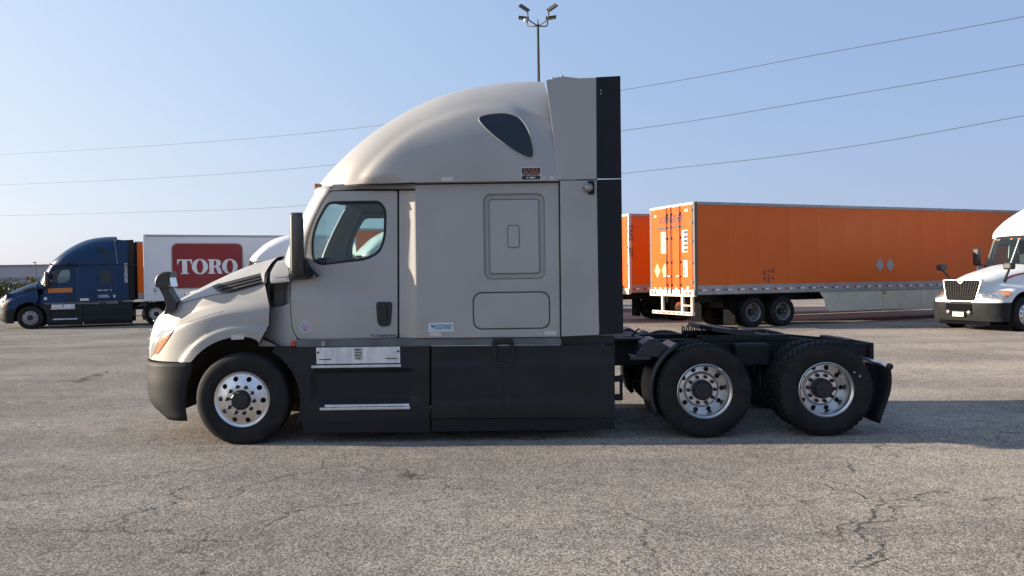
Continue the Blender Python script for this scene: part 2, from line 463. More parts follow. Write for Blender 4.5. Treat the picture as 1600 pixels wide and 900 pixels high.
# ------------------------------------------------------------------ wheels (outward side is -y, centre at origin)
def wheel_meshes():
    A = {}
    half = [(.288, -.108), (.305, -.122), (.33, -.133), (.36, -.141), (.40, -.146), (.44, -.144), (.468, -.136), (.487, -.126), (.499, -.112),
            (.505, -.095), (.507, -.068), (.494, -.064), (.494, -.052), (.508, -.048), (.508, -.020), (.495, -.016), (.495, -.006)]
    prof = half + [(r, -y) for r, y in half[::-1]]
    A['tyre_steer'] = MB().lathe(prof, 96).mesh('tyre', 'tyre', True)
    half = half[:8] + [(.490, -.122), (.493, -.10), (.493, -.004)]
    mb = MB().lathe(half + [(r, -y) for r, y in half[::-1]], 96)
    for k in range(46):
        a = 2 * math.pi * k / 46
        for y0, y1, r1, ph in ((-.118, -.078, .507, 0), (-.070, -.008, .514, .5), (.008, .070, .514, 0), (.078, .118, .507, .5)):
            mt = Matrix.Rotation(-(a + ph * 2 * math.pi / 46), 4, 'Y')
            mb.box(.484, r1, y0, y1, -.025, .025, mt)
    me = mb.mesh('tyre', 'tyre', True)
    me.set_sharp_from_angle(angle=rad(35)); A['tyre_drive'] = me
    def disc(depth, r_out, r_in, holes, n_ring=(0.12, 0.16, 0.2, 0.24, 0.27)):
        W = lambda x, z: depth(math.hypot(x, z))
        return panel_mesh(circle(0, 0, r_out, 64), W, 0.02, [circle(0, 0, r_in, 32)] + holes,
                          [circle(0, 0, r, 48) for r in n_ring], 0, 0.01)
    hh = [circle(.232 * math.cos(a), .232 * math.sin(a), .0285, 14) for a in [2 * math.pi * (k + .25) / 10 for k in range(10)]]
    df = lambda r: interp([(.09, .155), (.165, .150), (.185, .142), (.25, .118), (.275, .113), (.288, .118), (.302, .128)], r)
    mb = disc(df, .30, .09, hh, (0.165, 0.185, 0.275, 0.288))
    n = len(mb.v); mb.lathe([(.300, -.128), (.304, -.124), (.304, -.112), (.285, -.09), (.24, -.06), (.24, .1)], 64)
    me = mb.mesh('rim', 'alloy', True); me.set_sharp_from_angle(angle=rad(30)); A['rim_steer'] = me
    me = me.copy(); me.materials.clear(); me.materials.append(M['dull_alloy']); A['rim_steer_dull'] = me
    dr = lambda r: interp([(.09, -.035), (.172, -.035), (.180, -.044), (.20, -.062), (.25, -.072), (.262, -.072)], r)
    mb = disc(dr, .258, .09, hh, (0.172, 0.182, 0.20, 0.245))
    mb.lathe([(.289, -.118), (.296, -.128), (.302, -.124), (.304, -.116)], 64)
    mb.lathe([(.258, .072), (.262, .03), (.266, -.065), (.272, -.085), (.276, -.108), (.288, -.118), (.290, -.122)], 64)
    me = mb.mesh('rim', 'alloy', True); me.set_sharp_from_angle(angle=rad(30)); A['rim_drive'] = me
    me = me.copy(); me.materials.clear(); me.materials.append(M['dull_alloy']); A['rim_dull'] = me
    A['back'] = MB().lathe([(.001, .11), (.285, .11)], 40).mesh('drum', 'black', True)
    mb = MB()
    for k in range(10):
        a = 2 * math.pi * k / 10 + .12
        x, z = .140 * math.cos(a), .140 * math.sin(a)
        mb.tube([(x, 0, z), (x, -.034, z), (x, -.040, z)], [.019, .018, .010], 8)
    A['nut'] = MB().tube([(0, 0, 0), (0, -.034, 0), (0, -.040, 0)], [.0205, .0195, .011], 8).mesh('lug_nut', 'black', True)
    A['nuts'] = mb.mesh('lug_nuts', 'black', True)
    mb = MB().lathe([(.112, .0), (.110, -.06), (.098, -.070), (.094, -.105), (.082, -.115), (.001, -.118)], 32)
    for k in range(8):
        a = 2 * math.pi * k / 8
        x, z = .088 * math.cos(a), .088 * math.sin(a); mb.tube([(x, -.06, z), (x, -.118, z)], .011, 6)
    me = mb.mesh('hub', 'black', True); me.set_sharp_from_angle(angle=rad(35)); A['hub'] = me
    A['moon'] = MB().lathe([(.27, -.11), (.25, -.125), (.18, -.15), (.09, -.168), (.001, -.172)], 40).mesh('hub_cover', 'alloy', True)
    return A
WA = wheel_meshes()
R_NUT = .147
def nuts(w, y, fine):
    if not fine:
        tag(link('lug_nuts', WA['nuts'], w, (0, y, 0)), kind='stuff'); return
    for k in range(10):
        o = link('lug_nut', WA['nut'], w, (R_NUT * math.cos(2 * math.pi * k / 10 + .12), y, R_NUT * math.sin(2 * math.pi * k / 10 + .12)))
def wheel(parent, x, y, z=0.503, kind='steer', rot=0.0, inner=False, fine=False, dull=False):
    """near-side wheels have y < 0; far-side ones are turned to face outward"""
    w = empty('wheel', (x, y, z), 0.0 if y < 0 else math.pi, parent)
    w.rotation_euler = (0, rot, 0.0 if y < 0 else math.pi)
    link('tyre', WA['tyre_steer' if kind in ('steer', 'trailer', 'moon') else 'tyre_drive'], w)
    if inner: return w
    link('drum', WA['back'], w)
    if kind == 'steer':
        link('rim', WA['rim_steer_dull' if dull else 'rim_steer'], w); nuts(w, -.146, fine); link('hub', WA['hub'], w, (0, -.10, 0))
    elif kind == 'moon':
        link('rim', WA['rim_dull'], w); link('hub_cover', WA['moon'], w)
    else:
        link('rim', WA['rim_drive' if kind == 'drive' else 'rim_dull'], w)
        nuts(w, .040, fine); link('hub', WA['hub'], w, (0, .03, 0)).scale = (1.0, 1, 1.0)
    return w

# ------------------------------------------------------------------ the ground
def gz(x, y):
    return -0.20 * ss(16, 32, y) * ss(1.0, -9.0, x)
def survey(px, py, ground=0.0):
    """a spot on the pavement, from sight-line measurements"""
    dx, dy = px - 800, py - 450
    X, Y = dx * math.cos(ROLL) - dy * math.sin(ROLL), dx * math.sin(ROLL) + dy * math.cos(ROLL)
    D = CAMZ * FPX / (Y + 17)
    return X * D / FPX, D

def build_ground():
    xs = [-1500, -600, -250, -120] + [-70 + 2.5 * i for i in range(57)] + [120, 250, 600, 1500]
    ys = [-200, -60, -20, -8] + [2.0 * i for i in range(36)] + [90, 130, 200, 400, 800, 1800]
    mb = MB().grid([[(x, y, gz(x, y)) for x in xs] for y in ys])
    g = mb.build('ground', 'asphalt', None, True)
    tag(g, 'cracked sunlit asphalt of the truck yard', None, None, 'structure')
    rnd = random.Random(3)
    def jag(pts, amp, it=4):
        P = [Vector((p[0], p[1])) for p in pts]
        for k in range(it):
            Q = []
            for a, b in zip(P, P[1:]):
                m = (a + b) / 2; d = b - a; L = d.length
                if L > 0.025: m += Vector((-d.y, d.x)) * rnd.uniform(-amp, amp)
                Q += [a, m]
            P = Q + [P[-1]]
        return P
    R5 = lambda L: [(1200 + x * .2888, 640 + y * .2888) for x, y in L]
    R8 = lambda L: [(800 + x * .5, 640 + y * .5) for x, y in L]
    R7 = lambda L: [(x * .5, 700 + y * .5) for x, y in L]
    C = [(R5([(585, 400), (590, 460), (640, 510), (565, 545), (550, 600), (495, 640), (510, 690), (590, 720), (600, 780), (545, 820), (480, 830), (420, 860), (330, 890)]), .019),
         (R5([(640, 510), (700, 495), (830, 500), (920, 450), (970, 450), (990, 500)]), .014),
         (R5([(590, 470), (530, 490), (480, 450), (360, 440), (250, 380)]), .012),
         (R5([(600, 722), (660, 690), (712, 685)]), .014), (R5([(600, 770), (650, 820), (570, 850), (520, 895)]), .012),
         (R5([(510, 690), (500, 640), (650, 655)]), .006),
         (R5([(470, 280), (440, 310), (415, 345)]), .012), (R5([(1390, 465), (1230, 480), (1180, 540)]), .009),
         (R5([(630, 180), (635, 225)]), .010), (R5([(690, 240), (720, 300)]), .006), (R5([(700, 840), (760, 895)]), .008),
         (R5([(0, 690), (180, 680), (330, 690)]), .005),
         (R8([(320, 290), (350, 320), (385, 340), (412, 385), (420, 420), (435, 470), (450, 515)]), .014),
         (R8([(390, 450), (375, 500), (385, 520)]), .008), (R8([(320, 455), (255, 495)]), .006), (R8([(105, 225), (85, 240), (75, 255)]), .010),
         (R8([(240, 95), (285, 125)]), .008), (R8([(450, 395), (600, 400), (760, 410), (880, 392)]), .004),
         (R7([(-60, 172), (0, 165), (130, 145), (350, 115), (520, 80)]), .009), (R7([(440, 108), (520, 78), (640, 72), (740, 45), (900, 15)]), .010),
         (R7([(290, 240), (350, 230), (450, 195), (560, 130), (620, 95)]), .012), (R7([(410, 210), (380, 235), (360, 250), (410, 265)]), .010),
         (R7([(480, 215), (500, 195)]), .008), (R7([(530, 205), (520, 240)]), .006),
         (R7([(710, 165), (740, 150), (740, 130), (830, 110), (1000, 45), (1080, 20)]), .009),
         (R7([(780, 265), (830, 245), (900, 200), (1050, 185), (1200, 150)]), .010),
         (R7([(400, 260), (530, 272), (700, 295), (790, 290), (800, 262)]), .008), (R7([(500, 160), (640, 160), (700, 145)]), .006),
         (R7([(1400, 185), (1500, 175), (1620, 150)]), .005), (R7([(1480, 30), (1530, 48), (1600, 52)]), .005),
         (R7([(560, 190), (590, 240)]), .005), (R7([(0, 60), (200, 70), (420, 72)]), .006),
         ([(0, 640), (50, 633), (120, 620), (175, 612), (222, 611)], .012), ([(1000, 560), (1200, 548), (1420, 560), (1600, 553)], .012)]
    for pts, wd in C:
        P = jag([survey(*p) for p in pts], 0.27, 5)
        rows = []
        for i, p in enumerate(P):
            d = (P[min(i + 1, len(P) - 1)] - P[max(i - 1, 0)]).normalized(); nrm = Vector((-d.y, d.x))
            e = min(i, len(P) - 1 - i) / max(1, len(P) * 0.25)
            w = wd * min(1, e + 0.08) * rnd.choice((.12, .35, .6, .9, 1.1)) * rnd.uniform(.6, 1.1) * (0.50 if wd > .012 else .78)
            a, b = p + nrm * w, p - nrm * w
            rows.append([(b.x, b.y, gz(b.x, b.y) + .004), (a.x, a.y, gz(a.x, a.y) + .004)])
        MB().grid(rows).build('crack', 'crack_fill', g)
build_ground()

# ------------------------------------------------------------------ sleeper tractor (x = 0 at the steer axle, nose towards -x)
YC = 9.73
def B(px, py, yl=-1.2, raw=False):
    """side elevation measured off the near side: returns local (x, z) of a spot lying yl from the centreline"""
    D = YC + yl
    dx, dy = px - 800, py - 450
    X, Y = dx * math.cos(ROLL) - dy * math.sin(ROLL), dx * math.sin(ROLL) + dy * math.cos(ROLL)
    return X * D / FPX - XF, CAMZ - (Y + 17) * D / FPX
XF = 0.0
XF = B(376, 628, -1.22)[0]
def Bo(px, py, W):
    y = 1.1
    for _ in range(5):
        x, z = B(px, py, -y); y = W(x, z)
    return x, z
def S(pts, W): return [Bo(p[0], p[1], W) + tuple(p[2:]) for p in pts]

# --- cab and sleeper flank
X_ST0, X_ST1 = B(621, 400)[0], B(649.5, 400)[0]
LUG = [B(755, 303), B(852, 435)]
LC = ((LUG[0][0] + LUG[1][0]) / 2, (LUG[0][1] + LUG[1][1]) / 2); LH = ((LUG[1][0] - LUG[0][0]) / 2, (LUG[0][1] - LUG[1][1]) / 2)
BAG = [B(740, 514.5), B(858.5, 456)]
BC = ((BAG[0][0] + BAG[1][0]) / 2, (BAG[0][1] + BAG[1][1]) / 2); BH = ((BAG[1][0] - BAG[0][0]) / 2, (BAG[1][1] - BAG[0][1]) / 2)
def Wb(x, z):
    w = 1.120 + 0.073 * min(1, max(0, (x - X_ST0) / (X_ST1 - X_ST0))) ** 1.6 - 0.022 * max(0, z - 1.3)
    if x < X_ST0 + 0.1:
        w += 0.020 * ss(1.66, 1.52, z + 0.10 * (x - 1.0)) * ss(X_ST0 + .02, X_ST0 - .25, x)     # belt crease in the door
        w -= 0.016 * ss(1.98, 2.06, z) * ss(X_ST0, X_ST0 - .2, x)
        w -= 0.05 * max(0, (1.15 - x) / 0.5) ** 2
    sd = sd_rrect(x, z, *LC, *LH, 0.09)
    if sd < 0.01: w -= 0.026 * ss(0.0, -0.018, sd) - 0.018 * ss(-0.045, -0.06, sd)
    sb = sd_rrect(x, z, *BC, *BH, 0.10)
    if abs(sb) < .03: w -= 0.016 * math.exp(-(sb / .006) ** 2)
    return w
def Wflat(w): return lambda x, z: w

# --- roof cap
ZJ = 2.815
RX0, RXE, RX1 = B(504, 290, 0)[0], B(640, 290)[0], B(872, 283)[0]
ROOF = [(506, 292, 0), (511, 285, -.25), (522, 269, -.35), (543, 245.5, -.4), (572, 217, -.42), (605, 190.5, -.45), (645, 165.5, -.45),
        (685, 146.5, -.45), (725, 134.5, -.45), (765, 128, -.45), (805, 123.5, -.45), (852, 121.5, -.45), (900, 122.5, -.45)]
ROOFT = smooth_tab([B(*p) for p in ROOF])
RCUT = [B(873, 283)[0], B(852, 127)[0]]; ZTOP = B(852, 121.5, -.45)[1]
SWO = [Bo(*p, lambda x, z: 1.15) for p in [(560, 287), (590, 250), (640, 206), (700, 177), (735, 166), (775, 162), (808, 166), (828, 180), (842, 207), (853, 240), (858, 287)]]
SWO = [tuple(p) for p in catmull(SWO, 5)]
def sd_swoosh(x, z):
    d = 9
    for a, b in zip(SWO, SWO[1:]):
        ex, ez = b[0] - a[0], b[1] - a[1]; t = min(1, max(0, ((x - a[0]) * ex + (z - a[1]) * ez) / (ex * ex + ez * ez + 1e-9)))
        d = min(d, math.hypot(x - a[0] - ex * t, z - a[1] - ez * t))
    return -d if inside(SWO, x, z) else d
def wr(x):
    t = min(1, max(0, (RXE - x) / (RXE - RX0)))
    return 1.205 * max(0, 1 - t ** 2.7) ** (1 / 2.3)
def Wr(x, z):
    z1 = interp(ROOFT, x); t = min(1, max(0, (z - ZJ) / max(1e-4, z1 - ZJ)))
    w = wr(x) * max(0, 1 - t ** 3.0) ** (1 / 2.2)
    return w + (0.028 * ss(0.035, -0.045, sd_swoosh(x, z)) if 0.9 < x else 0)
# --- hood
HX0, HXR, HX1 = B(229, 560, -.45)[0], B(345, 560)[0], B(420, 470)[0]
HOODP = [(229, 566, -.45), (231, 545, -.45), (235, 525, -.42), (241, 506, -.42), (252, 489, -.45), (275, 472, -.5), (300, 457, -.5),
         (350, 433, -.45), (400, 413, -.4), (447, 401, -.4), (480, 394, -.4)]
HOODT = smooth_tab([B(*p) for p in HOODP])
HSEC = smooth_tab([(0, 1), (.2, .993), (.4, .972), (.58, .938), (.74, .885), (.86, .81), (.93, .73), (.97, .63), (.99, .50), (1, 0)], 6)
FENDL = smooth_tab([B(*p, -1.1) for p in [(240, 530), (272, 511), (310, 497), (350, 487.5), (390, 484), (425, 484), (480, 484)]])
HTOP = smooth_tab([(0, 1), (.25, .935), (.5, .855), (.7, .77), (.85, .67), (.93, .58), (.975, .46), (.992, .33), (1, 0)], 6)
AX, AZ, AR = 0.0, B(376, 628, -1.2)[1], 0.705
ZBT = B(270, 567)[1]
HOOD_CREASE = smooth_tab([B(*p) for p in [(262, 480, -1), (280, 474, -1), (334, 460, -.95), (420, 441, -.95), (470, 432, -1)]])
def Wh(x, z):
    t = min(1, max(0, (HXR - x) / (HXR - HX0)))
    w = 1.165 * max(0, 1 - t ** 2.7) ** (1 / 2.3)
    z1 = interp(HOODT, x); zc = lerp(ZBT + 0.02, 1.30, ss(HX0, 0.2, x)); zc = min(zc, z1 - 0.02)
    q = min(1, max(0, (z - zc) / (z1 - zc)))
    zk = interp(HOOD_CREASE, x)
    if zk < z1 - .02:
        if z <= zk: f = 1 - .05 * (max(0, z - zc) / max(.05, zk - zc)) ** 2
        else: f = .95 * interp(HTOP, (z - zk) / (z1 - zk))
    else: f = interp(HSEC, q)
    w *= lerp(interp(HSEC, q), f, ss(HX0 + .18, HX0 + .55, x))
    # the bonnet tapers towards the nose above the fender line, so the fender stands proud
    tp = lerp(.79, 1.0, min(1, max(0, (x - HX0 - .25) / (HX1 - HX0 - .25))))
    w *= 1 - (1 - tp) * ss(-.03, .11, z - interp(FENDL, x)) * ss(HX0 - .10, HX0 + .75, x)
    r = math.hypot(x - AX, z - AZ)
    w += 0.022 * ss(AR + .125, AR + .095, r) * ss(HX0, HX0 + .5, x)                        # wheel-arch flange
    if False: w -= 0.018 * ss(0.02, -0.01, interp(HOOD_CREASE, x) * -1 + z) * ss(-0.22, -0.03, z - interp(HOOD_CREASE, x)) * ss(HX0 + .3, HX0 + .5, x)
    return w
def loft(secs): return MB().grid(secs)

def build_tractor(root, paint, deco):
    P = lambda name, pts, W, m, **k: panel(name, S(pts, W), W, m, root, **k)
    near_far = (-1, 1)
    # ---------------- hood
    N = 64; secs = []
    def cut(z): return interp([(B(403, 538)[1], B(403, 538)[0]), (B(418, 508)[1], B(418, 508)[0]), (B(419, 480)[1], B(419, 480)[0]),
                               (B(419, 428, -.9)[1], B(419, 428, -.9)[0]), (B(436, 405, -.6)[1], B(436, 405, -.6)[0])], z)
    for i in range(N + 1):
        u = i / N; x = HX0 + (HX1 - HX0) * u ** 1.35
        z1 = interp(HOODT, x); zb = ZBT
        if abs(x - AX) < AR: zb = max(zb, AZ + math.sqrt(AR * AR - (x - AX) ** 2))
        zb = min(zb, z1 - 0.003)
        half = []
        for k in range(45):
            zk = interp(HOOD_CREASE, x)
            if zb + .02 < zk < z1 - .02: z = lerp(zb, zk, k / 24) if k <= 24 else zk + (z1 - zk) * (1 - (1 - (k - 24) / 20) ** 2.1)
            else: z = zb + (z1 - zb) * (1 - (1 - k / 44) ** 2.1)
            w = Wh(x, z) if k < 44 else 0.0
            xx = x + u ** 12 * (cut(z) - HX1)
            half.append((xx, -w, z))
        secs.append(half + [(a, -b, c) for a, b, c in half[-2::-1]])
    hood = loft(secs[::-1]).build('hood', paint, root); auto(hood, 50)
    # hood flank details
    vent = S([(332, 446.5, .01), (403, 428), (419.5, 423.5, .01), (417.5, 442, .01), (359, 456.5), (345, 456.5)], Wh)
    vent = round_poly(vent, 0.02)
    panel('hood_vent', vent, Wh, 'black', hood, 0.02, off=0.022, thick=0.05)
    for a, b in (((341, 448.5), (408, 431.5)), ((347, 452), (408, 436)), ((356, 455), (408, 441))):
        strip('vent_slat', S([a, b], Wh), Wh, 'plastic', hood, 0.010, 0.024, rise=0.014)
    strip('crease', S([(281, 474), (305, 467.5), (334, 460.5), (360, 457.5), (390, 450), (418, 443.5)], Wh), Wh, 'seal', hood, 0.006, 0.001)
    strip('crease', S([(272, 510), (300, 501), (330, 491), (350, 486)], Wh), Wh, 'sill_trim', hood, 0.004, 0.0006)
    hl = round_poly(S([(240, 554), (247, 537), (257, 523), (269, 514), (270, 516), (263, 528), (253, 543), (246, 553)], Wh), .03)
    panel('turn_signal', hl, Wh, 'amber', hood, 0.025, off=0.007)
    hl = round_poly(S([(233, 560), (236, 540), (244, 524), (254, 515), (268, 512.5), (256, 522), (246, 536), (239, 554)], Wh), .02)
    panel('headlight', hl, Wh, 'lens', hood, 0.025, off=0.006)
    P('reflector', [(361, 523.5), (381, 522.5), (381, 530), (361, 531)], Wh, 'decal_silver', off=0.002, thick=0.003) if deco == 'silver' else None
    # front grille
    rows = []
    for i in range(13):
        z = lerp(ZBT + .03, 1.36, i / 12); r = []
        for j in range(21):
            y = lerp(-.50, .50, j / 20) * lerp(.85, 1, i / 12); lo, hi = HX0 - .01, 0.0
            for _ in range(24):
                mid = (lo + hi) / 2
                z1 = interp(HOODT, mid)
                if z1 > z and Wh(mid, z) > abs(y): hi = mid
                else: lo = mid
            r.append((hi - .012, y, z))
        rows.append(r)
    gr = MB().grid(rows[::-1]).build('grille', 'gloss_black', root, True)
    for i in range(2, 12, 3):
        MB().tube([(p[0] - .008, p[1], p[2]) for p in rows[i]], .012, 6).build('grille_bar', 'alloy', gr, True)
    # ---------------- bumper
    lv = []
    for i in range(13):
        py = lerp(567.5, 659, i / 12)
        xa = interp([(567, 299), (585, 296), (600, 289), (640, 286), (660, 289)], py); xf = interp([(567, 229), (600, 229), (632, 234), (645, 246), (660, 268)], py)
        x_a, z = B(xa, py); x_f = B(xf, py, -.50)[0]
        cv = []
        for k in range(25):
            th = lerp(0, math.pi / 2, k / 24)
            cv.append((x_a - (x_a - x_f) * math.sin(th) ** (2 / 2.4), -1.17 * math.cos(th) ** (2 / 2.6), z))
        cv[-1] = (x_f, 0, z)
        lv.append(cv + [(a, -b, c) for a, b, c in cv[-2::-1]])
    bm = loft(lv).build('bumper', 'bumper_plastic' if deco == 'silver' else 'bumper_plastic', root); auto(bm, 50)
    sm = bm.modifiers.new('thickness', 'SOLIDIFY'); sm.thickness = 0.02; sm.offset = -1
    # ---------------- cab front: pillars and windscreen
    XA = sorted([(Bo(*p, Wb)[1], Bo(*p, Wb)[0]) for p in [(519, 288), (517, 299), (505, 316), (492, 343), (483, 368), (479, 395), (476, 424), (474, 445)]])
    XFR = sorted([(B(*p, 0)[1], B(*p, 0)[0]) for p in [(517, 284), (505, 310), (485, 350), (462, 395), (453, 420), (448, 445)]])
    zl, zh = B(450, 438)[1], ZJ - 0.004
    TH1 = rad(42); pill = {-1: [], 1: []}; wsh = []
    def front(th, z):
        xa, xf = interp(XA, z), interp(XFR, z); w = Wb(xa, z)
        return (xa - (xa - xf) * math.sin(th) ** 1.0, -w * max(0, math.cos(th)) ** 0.8, z)
    for i in range(25):
        z = lerp(zl, zh, i / 24)
        a = [front(TH1 * k / 10, z) for k in range(11)]
        pill[-1].append(a); pill[1].append([(x, -y, zz) for x, y, zz in a])
        b = [front(lerp(TH1, math.pi / 2, k / 14), z) for k in range(15)]
        wsh.append(b + [(x, -y, zz) for x, y, zz in b[-2::-1]])
    for s in near_far:
        o = MB().grid(pill[s] if s > 0 else [r[::-1] for r in pill[s]]).build('pillar', paint, root); auto(o, 60)
        md = o.modifiers.new('thickness', 'SOLIDIFY'); md.thickness = 0.03; md.offset = -1
    MB().grid([r[::-1] for r in wsh[5:24]]).build('windscreen', 'glass_shield', root, True)
    o = MB().grid([r[::-1] for r in wsh[:6]]).build('cowl', 'plastic', root, True)
    o = MB().grid([r[::-1] for r in wsh[22:]]).build('visor_band', paint, root, True)
    for s in near_far:
        for px, py, yl in ((495, 292, -.68),):
            x, z = B(px, py, yl)
            MB().box(x - .01, x + .05, s * .70 - .05, s * .70 + .05, z - .045, z + .03).build('marker_light', 'amber', root, bevel=.01)
    # ---------------- doors
    dpts = S([(517, 299, .04), (621, 298.5, .02), (621, 527, .02), (466, 530, .04), (457, 514, .06), (454.5, 487, .2), (454.5, 440, .02), (476, 424, .02), (479, 398, .1), (483, 368, .1), (492, 343, .1), (505, 316, .1)], Wb)
    dout = round_poly(dpts, .04)
    wout = round_poly(S([(513, 316.5, .06), (594, 315, .07), (603, 329, .05), (602, 370, .1), (594, 394, .12), (572, 405, .12), (500, 413.5, .06), (488, 404, .06), (487.5, 372, .12), (497, 343, .1)], Wb), .06)
    wframe = round_poly(S([(507, 309, .08), (601, 307, .1), (611, 321, .1), (611, 375, .15), (600, 403, .15), (575, 415, .15), (498, 424, .08), (480, 408, .08), (480, 372, .12), (490, 343, .1)], Wb), .06)
    for s in near_far:
        d = panel('door', dout, Wb, paint, root, 0.05, [wout], [wframe], 0.004, 0.03, s)
        g = panel('window', wout, Wb, 'glass_clear', d, 0.1, off=-0.022, thick=0, side=s)
        strip('window_seal', wout, Wb, 'seal', d, 0.036, 0.002, True, s, 0.03, 0.006)
        strip('door_seal', dout, Wb, 'seal', d, 0.016, 0.0025, True, s, 0.04, 0.001)
        if s < 0:
            hd = round_poly(S([(589, 471.5), (612, 471.5), (613, 478), (611, 505), (607, 510), (594, 510), (590, 504), (588, 478)], Wb), .03)
            h = panel('door_handle', hd, Wb, 'gloss_black', d, 0.03, off=0.014, thick=0.012)
            hx, hz = Bo(602, 490, Wb); h.data.materials[0] = M['black']
            x, z = Bo(601, 480, Wb); w = Wb(x, z)
            # grip stays part of the handle plate
            bpy_join = MB().box(x - .022, x + .022, -w - .045, -w - .02, z - .14, z + .035).build('handle_grip', 'gloss_black', d, bevel=.01)
            cx, cz = Bo(477, 511, Wb)
            if deco == 'silver':
                dd = panel('round_sticker', circle(cx, cz, .066, 28), Wb, 'decal_silver', d, .05, off=.0065, thick=.001)
                panel('round_sticker_print', circle(cx, cz, .056, 28), Wb, 'decal_blue', d, .05, off=.0085, thick=.001).data.materials[0] = M['sticker_violet']
                panel('round_sticker_print', rrect(cx - .045, cz - .004, cx + .04, cz + .012, .005), Wb, 'decal_red', d, .05, off=.0105, thick=.001).data.materials[0] = M['sticker_rose']
                panel('round_sticker_print', circle(cx - .004, cz - .030, .014, 12), Wb, 'decal_orange', d, .05, off=.0105, thick=.001)
                x, z = Bo(599, 526, Wb); tm = link('lettering', text_mesh('The Schneider Pride', .042, 'decal_black', xscale=.80), d, (x, -Wb(x, z) - .009, z + .012))
    # header over the doors, quarter panels
    for s in near_far:
        panel('door_header', S([(519, 288), (650, 285), (650, 297), (622, 297), (520, 297.5)], Wb), lambda x, z: Wb(x, z) + 0.0, paint, root, 0.05, off=-.004, thick=.02, side=s)
        MB().tube([(x, s * (Wb(x, z) + .008), z) for x, z in S([(514, 297), (560, 296.3), (648, 296)], Wb)], .008, 6).build('drip_rail', 'seal', root, True)
    strip('roof_seam', [(x, ZJ - .008) for x in (B(516, 287)[0], B(873, 283)[0])], lambda x, z: min(Wb(x, z) + .1, Wr(x, ZJ + .001)) if x < X_ST1 else Wb(x, z), 'seal', root, .022, .004)
    # cowl quarter: upper badge panel, dark duct, lower panel
    Wq = lambda x, z: lerp(Wh(x, z), min(Wb(x, z), Wh(x, z) + .1), 0.5) if z > 1.4 else Wb(x, z) + .012
    for s in near_far:
        cw = panel('cowl_panel', S([(434, 408), (453, 404), (453, 440, .03), (423, 443), (423, 426)], Wh), Wh, paint, root, .03, off=.004, thick=.05, side=s)
        panel('cowl_top', S([(440, 405), (455, 399), (472, 397), (474, 440), (455, 440), (452, 405)], Wh), lambda x, z: min(Wh(x, z), Wb(x, z)) - .02, paint, root, .04, thick=.02, side=s)
        def Wd(x, z):
            x0 = Bo(438, 460, Wb)[0]; x1 = Bo(453, 460, Wb)[0]
            return Wb(x, z) - .16 * ss(x1, x0 - .02, x)
        panel('air_duct', [Bo(*p, Wb) for p in [(421, 443), (453.5, 441), (453.5, 482), (421, 486)]], Wd, 'duct_paint' if deco == 'silver' else 'black', root, .02, thick=.02, side=s, sharp=80)
        panel('quarter_panel', round_poly([Bo(*p, Wb) for p in [(421, 481), (440, 479), (453, 473), (453.5, 488), (456, 514), (464, 530), (462, 541), (404, 541), (405, 537), (420, 508)]], .01), Wb, paint, root, .04, off=.004, thick=.03, side=s)
        strip('hood_seam', S([(434, 406), (421, 425), (420.5, 484), (418.5, 509), (403.5, 538.5)], Wh), lambda x, z: Wh(x, z) - .012, 'seal', root, .030, 0, side=s)
    if deco == 'silver':
        x, z = Bo(438, 431, Wh); ca = link('lettering', text_mesh('CASCADIA', .052, 'decal_silver', shear=.15, xscale=.75, bold=.001), cw, (x, -Wh(x, z) - .022, z))
        ca.parent = cw; ca.rotation_euler = (rad(-18), rad(-5), rad(-4))
    # ---------------- sleeper
    sl = S([(624, 298), (650, 298), (650, 285.5), (873, 283.5), (876, 526), (624, 527.5)], Wb)
    lug = [rrect(LC[0] - LH[0] + k, LC[1] - LH[1] + k, LC[0] + LH[0] - k, LC[1] + LH[1] - k, max(.03, .09 - k), 7) for k in (0, .02, .044, .062)]
    bag = [rrect(BC[0] - BH[0] - k, BC[1] - BH[1] - k, BC[0] + BH[0] + k, BC[1] + BH[1] + k, .10 + k, 10) for k in (-.011, -.005, 0, .005, .011)]
    for s in near_far:
        fil = [[(xx, B(640, 523)[1]), (xx + .005, B(640, 523)[1]), (xx + .005, B(640, 303)[1]), (xx, B(640, 303)[1])] for xx in (X_ST1 - .11, X_ST1 - .07, X_ST1 - .035, X_ST1 - .002)]
        sp = panel('sleeper_side', sl, Wb, paint, root, 0.045, (), (lug + bag if s < 0 else []) + fil, 0, .02, s, 20)
        if s < 0:
            near_side = sp
            if deco == 'silver':
                pill_ = rrect(*Bo(793.5, 387, Wb), *Bo(811, 352, Wb), .03)
                strip('latch_seam', pill_, Wb, 'sill_trim', sp, .010, .001, True)
            else:
                panel('sleeper_window', rrect(*Bo(778, 410, Wb), *Bo(830, 325, Wb), .06), Wb, 'glass_dark', sp, .1, off=.004, thick=.005)
            strip('baggage_door_seam', rrect(BC[0] - BH[0], BC[1] - BH[1], BC[0] + BH[0], BC[1] + BH[1], .10, 8), Wb, 'seal', sp, .007, .004, True)
            strip('baggage_window_seam', lug[0], Wb, 'sill_trim', sp, .007, .001, True)
            strip('baggage_window_seam', lug[3], Wb, 'sill_trim', sp, .007, .001, True)
            strip('rear_seam', S([(873.5, 284), (876, 526)], Wb), Wb, 'seal', sp, .016, .003)
    # ---------------- roof cap
    N = 72; secs = []
